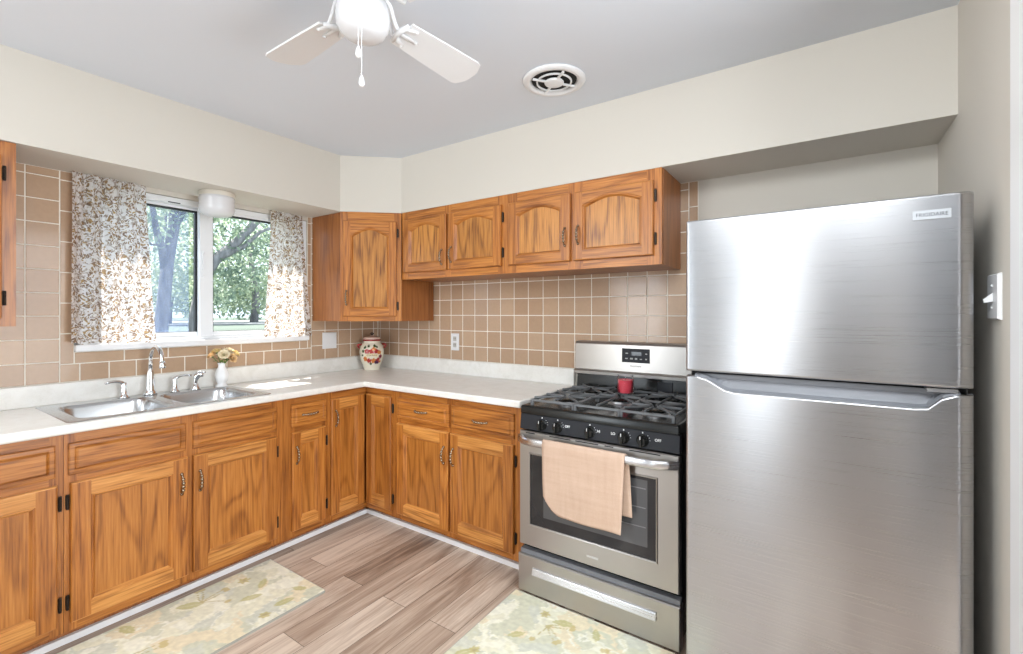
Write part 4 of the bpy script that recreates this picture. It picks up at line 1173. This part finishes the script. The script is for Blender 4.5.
# ---------------------------------------------------------------- rugs
def rug(label, x0, x1, y0, y1, seed, motifs):
    bm = B(); n1 = int((x1-x0)/0.006); n2 = int((y1-y0)/0.006)
    V = [[bm.verts.new((x0+(x1-x0)*i/n1, y0+(y1-y0)*j/n2, 0.0095)) for i in range(n1+1)] for j in range(n2+1)]
    for j in range(n2):
        for i in range(n1): bm.faces.new((V[j][i], V[j][i+1], V[j+1][i+1], V[j+1][i]))
    base = (x0, y0, 0)
    t = thing('kitchen_rug', label, 'rug', ((x0+x1)/2, (y0+y1)/2, 0), None)
    o = obj('pile', bm, RUGM, t, recalc=False)
    rg = random.Random(seed)
    from mathutils import noise as mn
    ca = o.data.color_attributes.new('Col', 'FLOAT_COLOR', 'POINT')
    ground = (0.66, 0.65, 0.50)
    off = Vector((seed*3.7, seed*1.3, 0))
    c0 = Vector(((x0+x1)/2, (y0+y1)/2, 0))
    for i, vtx in enumerate(o.data.vertices):
        p = Vector((vtx.co.x+c0.x, vtx.co.y+c0.y, 0))
        w1 = Vector((mn.noise(p*9+off), mn.noise(p*9-off), 0))*0.05 + Vector((mn.noise(p*34+off), mn.noise(p*34-off), 0))*0.022
        a = mn.noise((p+w1)*8.5+off); b = mn.noise((p+w1*1.5)*6.0-off*2); c_ = mn.noise((p+w1)*11+off*3)
        fine = mn.noise(p*160)*0.03 + mn.noise(p*55)*0.045 + mn.noise(Vector((p.x*25, p.y*70, 1)))*0.03
        col = Vector(ground)
        if a > 0.02: col = Vector((0.78, 0.75, 0.58))
        if a > 0.10 and c_ < 0.05: col = Vector((0.84, 0.815, 0.67))
        if b > 0.14 and a < 0.06: col = Vector((0.65, 0.65, 0.54))
        if b < -0.20: col = Vector((0.79, 0.70, 0.50))
        if abs(a-0.02) < 0.014: col = Vector((0.84, 0.82, 0.70))
        col *= 0.97+fine*2.4
        under = col.copy()
        for kind, mx, my, s, rot in motifs:
            dx, dy = p.x-mx, p.y-my
            if dx*dx+dy*dy > (s*3.2)**2: continue
            u = dx*math.cos(rot)+dy*math.sin(rot); v = -dx*math.sin(rot)+dy*math.cos(rot)
            u /= s; v /= s
            if kind == 'leaf':
                if abs(u) < 1 and abs(v) < 0.42*(1-u*u): col = Vector((0.47, 0.435, 0.16)) if abs(v) > 0.05 else Vector((0.58, 0.53, 0.26))
            elif kind == 'flower':
                r_ = math.hypot(u, v); th = math.atan2(v, u)
                if r_ < 0.8+0.2*math.sin(6*th): col = Vector((0.50, 0.41, 0.11)) if r_ > 0.35 else Vector((0.38, 0.28, 0.06))
            else:   # sprig of curling stems
                for k in range(5):
                    a0 = -1.1+k*0.55
                    uu = u*math.cos(a0)+v*math.sin(a0); vv = -u*math.sin(a0)+v*math.cos(a0)
                    if 0 < uu < 2.6 and abs(vv-0.16*uu*uu*(1 if k % 2 else -1)*0.5) < 0.10*(1-uu/3): col = Vector((0.44, 0.35, 0.10))
                    if (uu-2.5)**2+(vv-0.5*(1 if k % 2 else -1))**2 < 0.10: col = Vector((0.55, 0.43, 0.15))
        col = under.lerp(col, 0.68)
        ca.data[i].color = (*col, 1)
    bm = B()
    rings(bm, [rrect(x0-0.003, x1+0.003, y0-0.003, y1+0.003, 0.008, z) for z in (0.0005, 0.0085)], True, 0, True, True)
    obj('binding', bm, RUGEDGE, t)
rug('pale green and cream floral rug lying in front of the sink cabinet', 0.605, 1.108, -2.16, -1.238, 1,
    [('flower', 0.70, -1.42, 0.030, 0), ('leaf', 0.70, -1.66, 0.06, 0.9), ('sprig', 0.72, -1.62, 0.045, 2.0), ('leaf', 0.66, -1.88, 0.05, 0.2), ('leaf', 0.87, -1.47, 0.05, 1.2), ('leaf', 1.03, -1.40, 0.05, 1.4), ('leaf', 0.99, -1.30, 0.04, 0.5),
     ('flower', 1.05, -1.50, 0.028, 0), ('leaf', 0.80, -1.38, 0.045, 2.4), ('sprig', 0.86, -1.95, 0.05, 0.5)])
rug('cream floral rug with ochre sprigs lying in front of the range', 1.874, 2.74, -1.225, -0.709, 2,
    [('sprig', 2.13, -0.85, 0.042, -0.4), ('flower', 2.085, -0.79, 0.026, 0), ('leaf', 2.18, -0.80, 0.05, 0.3), ('leaf', 1.93, -1.18, 0.045, 1.0), ('leaf', 2.33, -0.79, 0.04, 2.0), ('leaf', 2.05, -0.97, 0.04, 0.8), ('flower', 1.96, -1.14, 0.026, 0), ('sprig', 2.42, -0.95, 0.04, 1.0)])

# ---------------------------------------------------------------- curtains
def curtain(label, ty0, ty1, by0, by1, z1, z0, nf, seed):
    bm = B(); nu, nv = 90, 50
    uvl = bm.loops.layers.uv.new('UVMap')
    rg = random.Random(seed); ph = rg.uniform(0, 6)
    V = []
    for j in range(nv+1):
        q = j/nv; z = z1+(z0-z1)*q
        a = ty0+(by0-ty0)*q**1.4; b = ty1+(by1-ty1)*q**1.4
        row = []
        for i in range(nu+1):
            s = i/nu
            y = a+(b-a)*s
            amp = 0.010+0.010*q
            x = 0.050 + amp*math.sin(s*nf*2*PI+ph+0.6*math.sin(q*2)) + 0.006*math.sin(s*nf*4.3*PI+1.7*ph)*(1-q) + 0.004*math.sin(q*7+s*5)
            zz = z + 0.006*math.sin(s*nf*2*PI+ph)*q - 0.004*(s-0.5)
            row.append(bm.verts.new((x, y, zz)))
        V.append(row)
    for j in range(nv):
        for i in range(nu):
            f = bm.faces.new((V[j][i], V[j][i+1], V[j+1][i+1], V[j+1][i]))
            for lp, (ii, jj) in zip(f.loops, ((i, j), (i+1, j), (i+1, j+1), (i, j+1))):
                lp[uvl].uv = (seed*1.7+ii/nu*0.42, 1-jj/nv*0.85)
    o = obj('curtain_panel', bm, CURTAIN, None, smooth=True, loc=(0.05, (ty0+ty1)/2, z1), recalc=False)
    tag(o, label, 'curtain', 'printed cafe curtains at the kitchen window')
    return o
curtain('sunlit white curtain with brown leaf print at the left side of the window', -1.925, -1.625, -1.930, -1.583, 2.058, 1.205, 4, 1)
curtain('white curtain with brown leaf print at the right window side, beside the corner cabinet', -0.935, -0.712, -0.985, -0.636, 2.052, 1.200, 4, 2)

# ---------------------------------------------------------------- light over the sink, fan, vent, wall plates
lx, ly = 0.182, -1.324
t = thing('ceiling_light', 'white ribbed glass drum light under the soffit above the sink', 'light', (lx, ly, 2.063))
bm = B(); lathe(bm, [(0, 2.0628), (0.088, 2.0628), (0.092, 2.055), (0.092, 2.037), (0.0, 2.037)], (lx, ly, 0), 40, cap=False); sharp(obj('base', bm, plain('cream_lamp_base', (0.74, 0.70, 0.62), 0.5), t), 40)
bm = B(); lathe(bm, [(0.082, 2.040), (0.089, 2.037), (0.091, 2.02), (0.088, 2.008), (0.091, 1.996), (0.088, 1.984), (0.091, 1.968), (0.087, 1.948), (0.074, 1.934), (0.05, 1.926), (0.0, 1.924)], (lx, ly, 0), 48, cap=False); obj('glass_shade', bm, FROST, t, smooth=True)

fx, fy, fz = 1.963, -1.68, 2.27
t = thing('ceiling_fan', 'white four-blade ceiling fan with globe light and two pull chains', 'ceiling fan', (fx, fy, CZ))
bm = B(); lathe(bm, [(0, 2.4495), (0.09, 2.4495), (0.105, 2.435), (0.108, 2.385), (0.098, 2.36), (0.075, 2.348), (0.0, 2.346)], (fx, fy, 0), 40, cap=False); sharp(obj('motor_housing', bm, WHITEPL, t), 40)
bm = B(); lathe(bm, [(0, 2.347), (0.055, 2.347), (0.058, 2.33), (0.068, 2.318), (0.068, 2.305), (0.0, 2.305)], (fx, fy, 0), 36, cap=False); sharp(obj('light_fitter', bm, WHITEPL, t), 40)
bm = B(); lathe(bm, [(0.058, 2.316), (0.064, 2.308), (0.074, 2.292), (0.079, 2.270), (0.079, 2.244), (0.074, 2.220), (0.060, 2.201), (0.038, 2.191), (0.0, 2.187)], (fx, fy, 0), 40, cap=False); obj('globe', bm, FROST, t, smooth=True)
for k in range(4):
    a = math.radians(87.6 + 90*k)
    d = Vector((math.cos(a), math.sin(a), 0)); s = Vector((-d.y, d.x, 0)); c0 = Vector((fx, fy, 0))
    pit = math.radians(11)
    n_ = (Vector((0, 0, 1))*math.cos(pit) + s*math.sin(pit)); sw_ = s*math.cos(pit) - Vector((0, 0, 1))*math.sin(pit)
    def Q(r, w_, h): return c0 + d*r + sw_*w_ + n_*h + Vector((0, 0, fz+0.006))
    ol = []
    for r, w_ in ((0.150, -0.054), (0.30, -0.064), (0.452, -0.072), (0.470, -0.066), (0.489, -0.034), (0.492, -0.020), (0.492, 0.020), (0.489, 0.034), (0.470, 0.066), (0.452, 0.072), (0.30, 0.064), (0.150, 0.054)): ol.append((r, w_))
    bm = B(); rings(bm, [[Q(r, w_, h) for r, w_ in ol] for h in (0, 0.006)], True, 0, True, True); bl = obj('blade', bm, WHITEPL, t)
    bm = B()
    tube(bm, bez(c0+d*0.075+Vector((0, 0, 2.352)), c0+d*0.12+Vector((0, 0, 2.35)), c0+d*0.10+Vector((0, 0, fz+0.02)), Q(0.145, 0, -0.004), 10), 0.008, 8)
    tube(bm, bez(c0+d*0.075+s*0.02+Vector((0, 0, 2.352)), c0+d*0.13+s*0.02+Vector((0, 0, 2.35)), c0+d*0.10+s*0.03+Vector((0, 0, fz+0.025)), Q(0.145, 0.03, -0.004), 10), 0.006, 8)
    for w_, r_ in ((-0.040, 0.185), (0.0, 0.215), (0.040, 0.185)):
        tube(bm, [Q(0.138, w_*0.45, -0.004), Q(0.16, w_*0.8, -0.004), Q(r_, w_, -0.003)], [0.010, 0.010, 0.006], 8, flat=0.5)
        ball(bm, Q(r_-0.008, w_, -0.004), 0.006, 0, 8)
    tube(bm, [Q(0.142, -0.044, -0.003), Q(0.132, 0, -0.004), Q(0.142, 0.044, -0.003)], [0.007, 0.010, 0.007], 8)
    obj('blade_iron', bm, WHITEPL, bl, smooth=True)
td = Vector((1.154, -0.898, 0)).normalized(); ts = Vector((-td.y, td.x, 0))
for off_, zb_ in ((-0.013, 2.088), (-0.004, 2.005)):
    c0 = Vector((fx, fy, 0)) + td*(0.0835 if zb_ > 2.05 else 0.0865) + ts*off_
    bm = B(); tube(bm, [c0+Vector((0, 0, 2.325)), c0+Vector((0, 0, zb_+0.03))], 0.0008, 6)
    tube(bm, [c0*1.0-td*0.02+Vector((0, 0, 2.33)), c0+Vector((0, 0, 2.325))], 0.0025, 6)
    ch = obj('pull_chain', bm, plain('chain_nickel', (0.7, 0.7, 0.7), 0.3, 0.6), t)
    bm = B(); lathe(bm, [(0, zb_-0.003), (0.006, zb_-0.001), (0.0085, zb_+0.006), (0.007, zb_+0.018), (0.003, zb_+0.030), (0, zb_+0.032)], tuple(c0), 14, cap=False); obj('chain_fob', bm, WHITEPL, ch, smooth=True)

gx, gy = 2.075, -0.690
t = thing('ceiling_vent', 'round white exhaust fan grille with dark slots on the ceiling near the soffit', 'vent', (gx, gy, CZ))
bm = B(); lathe(bm, [(0.106, 2.4497), (0.142, 2.4495), (0.147, 2.446), (0.144, 2.440), (0.125, 2.434), (0.112, 2.436), (0.108, 2.447)], (gx, gy, 0), 56, cap=False); obj('outer_ring', bm, WHITEPL, t, smooth=True)
bm = B(); lathe(bm, [(0, 2.4492), (0.105, 2.4492), (0.105, 2.4475), (0, 2.4475)], (gx, gy, 0), 40, cap=False); obj('dark_opening', bm, DARKGAP, t)
bm = B(); lathe(bm, [(0.0755, 2.440), (0.0765, 2.434), (0.0825, 2.434), (0.0835, 2.440)], (gx, gy, 0), 48, cap=False)
for k in range(4):
    a = math.radians(52+90*k); d = Vector((math.cos(a), math.sin(a), 0)); s = Vector((-d.y, d.x, 0))*0.0045
    for r0, r1 in ((0.045, 0.106),):
        p0 = Vector((gx, gy, 2.432))+d*r0; p1 = Vector((gx, gy, 2.432))+d*r1; zz = Vector((0, 0, 0.008))
        rings(bm, [[p0-s, p0+s, p0+s+zz, p0-s+zz], [p1-s, p1+s, p1+s+zz, p1-s+zz]], True, 0, True, True)
obj('grille', bm, WHITEPL, t)
bm = B(); lathe(bm, [(0, 2.428), (0.03, 2.429), (0.043, 2.432), (0.046, 2.437), (0.043, 2.440), (0, 2.441)], (gx, gy, 0), 40, cap=False); obj('centre_disc', bm, WHITEPL, t, smooth=True)

def plate(bm, F, u0, u1, v0, v1, d0=0.0, th=0.0065):
    def lp(i, d): return [F(u0+i, v0+i, d), F(u1-i, v0+i, d), F(u1-i, v1-i, d), F(u0+i, v1-i, d)]
    rings(bm, [lp(0, d0), lp(0, d0+th*0.4), lp(0.004, d0+th)], True, 0, True, True)
def screws(F, pts, d, parent):
    for u, v in pts:
        bm = B(); ball(bm, F(u, v, d), 0.0032, 0, 8); obj('screw', bm, WHITEPL, parent)
t = thing('wall_outlet', 'white duplex outlet plate on the back wall tile right of the cookie jar', 'outlet', (0.866, -0.005, 1.148))
bm = B(); plate(bm, BACK, 0.829, 0.904, 1.086, 1.211, 0.005); pt_ = obj('plate', bm, WHITEPL, t)
for vv in (1.172, 1.126):
    bm = B(); fbox(bm, BACK, 0.851, 0.883, vv-0.017, vv+0.017, 0.010, 0.0125); rc_ = bev(obj('receptacle', bm, plain('beige_receptacle', (0.5, 0.47, 0.42), 0.4), t), 0.004)
    bm = B()
    for uu in (0.860, 0.873): fbox(bm, BACK, uu-0.0015, uu+0.0015, vv-0.004, vv+0.009, 0.0115, 0.0129)
    obj('slots', bm, DARKGAP, rc_)
screws(BACK, [(0.8665, 1.149)], 0.0112, t)
t = thing('switch_plate', 'square white two-gang blank plate on the tile between window and corner', 'switch', (0.005, -0.465, 1.153))
bm = B(); plate(bm, LEFT, -0.525, -0.405, 1.092, 1.215, 0.005); obj('plate', bm, WHITEPL, t)
screws(LEFT, [(-0.488, 1.128), (-0.488, 1.18), (-0.442, 1.128), (-0.442, 1.18)], 0.0112, t)
t = thing('light_switch', 'white toggle light switch on the right wall beside the refrigerator', 'switch', (RX, -0.783, 1.404))
RW = Fr((RX, 0, 0), (0, -1, 0), (0, 0, 1), (-1, 0, 0))
bm = B(); plate(bm, RW, 0.735, 0.832, 1.340, 1.466, 0.0, 0.009); obj('plate', bm, WHITEPL, t)
bm = B(); rings(bm, [[RW(0.778, 1.390, 0.008), RW(0.790, 1.390, 0.008), RW(0.790, 1.414, 0.008), RW(0.778, 1.414, 0.008)], [RW(0.780, 1.386, 0.026), RW(0.788, 1.386, 0.026), RW(0.788, 1.396, 0.028), RW(0.780, 1.396, 0.028)]], True, 0, True, True); obj('toggle', bm, WHITEPL, t)
screws(RW, [(0.784, 1.433), (0.784, 1.373)], 0.0092, t)

# ---------------------------------------------------------------- outside the window
bm = B()
gp = [(-0.14, -0.5), (-3, -0.3), (-7, 0.55), (-9.5, 0.98), (-14, 1.0), (-40, 1.05)]
rings(bm, [[Vector((x, -15, z)), Vector((x, 30, z))] for x, z in gp], False); struct('ground_lawn', bm, GRASS)
bm = B(); box(bm, -21, -12.5, -15, 30, 0.95, 1.03); struct('ground_driveway', bm, CONCRETE)
def leaves(bm, c, rx, ry, rz, n, size, rg, hollow=0.3):
    for _ in range(n):
        while True:
            p = Vector((rg.uniform(-1, 1), rg.uniform(-1, 1), rg.uniform(-1, 1)))
            if p.length <= 1 and rg.random() > hollow*(1-p.length): break
        p = Vector((c[0]+p.x*rx, c[1]+p.y*ry, c[2]+p.z*rz))
        a = Vector((rg.gauss(0, 1), rg.gauss(0, 1), rg.gauss(0, 1))).normalized(); b = a.orthogonal().normalized()
        s = size*rg.uniform(0.6, 1.4)
        bm.faces.new([bm.verts.new(p+a*s), bm.verts.new(p+b*s*0.42), bm.verts.new(p-a*s), bm.verts.new(p-b*s*0.42)])
def branch(bm, pts, r0, r1):
    n = len(pts); tube(bm, pts, [r0+(r1-r0)*i/(n-1) for i in range(n)], 10)
def tree(label, base, trunks, clumps, lm, seed, size):
    t = thing('garden_tree', label, 'tree', base, 'trees beyond the kitchen window')
    bm = B()
    for pts, r0, r1 in trunks: branch(bm, pts, r0, r1)
    obj('trunk', bm, BARK, t, smooth=True)
    bm = B(); rg = random.Random(seed)
    for c, rx, ry, rz, n in clumps: leaves(bm, c, rx, ry, rz, n, size, rg)
    o = obj('foliage', bm, lm, t, recalc=False); o['kind'] = 'stuff'
tree('tree with forked trunk seen through the left window pane', (-7, 0.78, 0.5),
     [([(-7, 0.80, 0.4), (-7, 0.79, 1.05), (-7, 0.84, 1.6), (-7, 0.90, 2.32), (-7, 1.0, 3.0), (-6.9, 0.98, 3.6), (-6.9, 1.1, 5.0)], 0.125, 0.07),
      ([(-7, 0.86, 2.2), (-6.9, 0.78, 2.55), (-6.8, 0.66, 2.85), (-6.7, 0.55, 3.4), (-6.6, 0.3, 4.4)], 0.075, 0.03),
      ([(-7, 0.98, 2.9), (-7.0, 1.2, 3.4), (-7, 1.6, 4.2)], 0.06, 0.03), ([(-6.85, 0.74, 2.62), (-6.9, 0.62, 2.6), (-6.9, 0.4, 2.9)], 0.03, 0.012)],
     [((-7.6, 0.9, 3.5), 1.0, 1.6, 1.1, 1300), ((-6.8, 0.4, 3.0), 0.5, 0.6, 0.6, 260), ((-7.4, 1.3, 2.2), 0.5, 0.45, 0.7, 330), ((-6.6, 1.2, 3.6), 0.6, 0.6, 0.6, 330), ((-7, 0.9, 5.2), 1.6, 2.2, 1.2, 1700)], LEAF1, 11, 0.055)
tree('leafy tree with slanting limb seen through the right window pane', (-7.2, 1.45, 0.5),
     [([(-7.2, 1.45, 0.4), (-7.2, 1.45, 1.3), (-7.1, 1.55, 2.1), (-7.0, 1.72, 2.45), (-7, 2.15, 2.88), (-7, 2.6, 3.45), (-7, 3.2, 4.1)], 0.14, 0.06),
      ([(-7.0, 1.75, 2.45), (-6.9, 2.2, 2.75), (-6.8, 2.5, 3.1), (-6.8, 2.9, 3.3)], 0.055, 0.025), ([(-7.1, 1.55, 2.1), (-7.1, 1.5, 2.9), (-7, 1.6, 4.0)], 0.07, 0.03)],
     [((-7.3, 2.1, 3.3), 0.7, 1.0, 0.8, 760), ((-7.0, 2.5, 2.4), 0.6, 0.8, 0.55, 420), ((-7.2, 1.9, 2.0), 0.5, 0.5, 0.5, 300), ((-7, 2.4, 5.0), 1.5, 2.0, 1.3, 1700)], LEAF2, 12, 0.055)
far = [('broad pale green tree farther back behind the forked trunk', -15, 3.6, LEAF1, 1.6), ('tall green tree farther back at the middle of the window', -16.5, 5.2, LEAF2, 1.7), ('bushy green tree farther back behind the slanting limb', -15.5, 6.7, LEAF1, 1.5), ('dark green tree farthest right beyond the window', -17, 8.4, LEAF2, 1.8)]
for k, (lab, x, y, lm, r_) in enumerate(far):
    tree(lab, (x, y, 1.0), [([(x, y, 0.9), (x+0.1, y+0.05, 2.0), (x, y-0.1, 3.4), (x, y, 5)], 0.16, 0.06)],
         [((x, y, 3.4), r_*0.9, r_*1.1, 1.5, 900), ((x, y+0.3, 2.2), r_*0.8, r_, 0.9, 600), ((x, y, 5.2), r_*0.8, r_, 1.2, 450)], lm, 30+k, 0.10)
rg = random.Random(5)
bm = B()
for k in range(26): leaves(bm, (-24+rg.uniform(-1, 1), -2+k*0.85, 1.9+rg.uniform(-0.4, 0.6)), 1.0, 1.0, 1.1, 200, 0.14, rg)
o = obj('hedge_foliage', bm, LEAF2, None, recalc=False, loc=(-24, 8, 1.0)); o['kind'] = 'stuff'; tag(o, 'distant green hedge foliage at the far side of the yard', 'hedge')
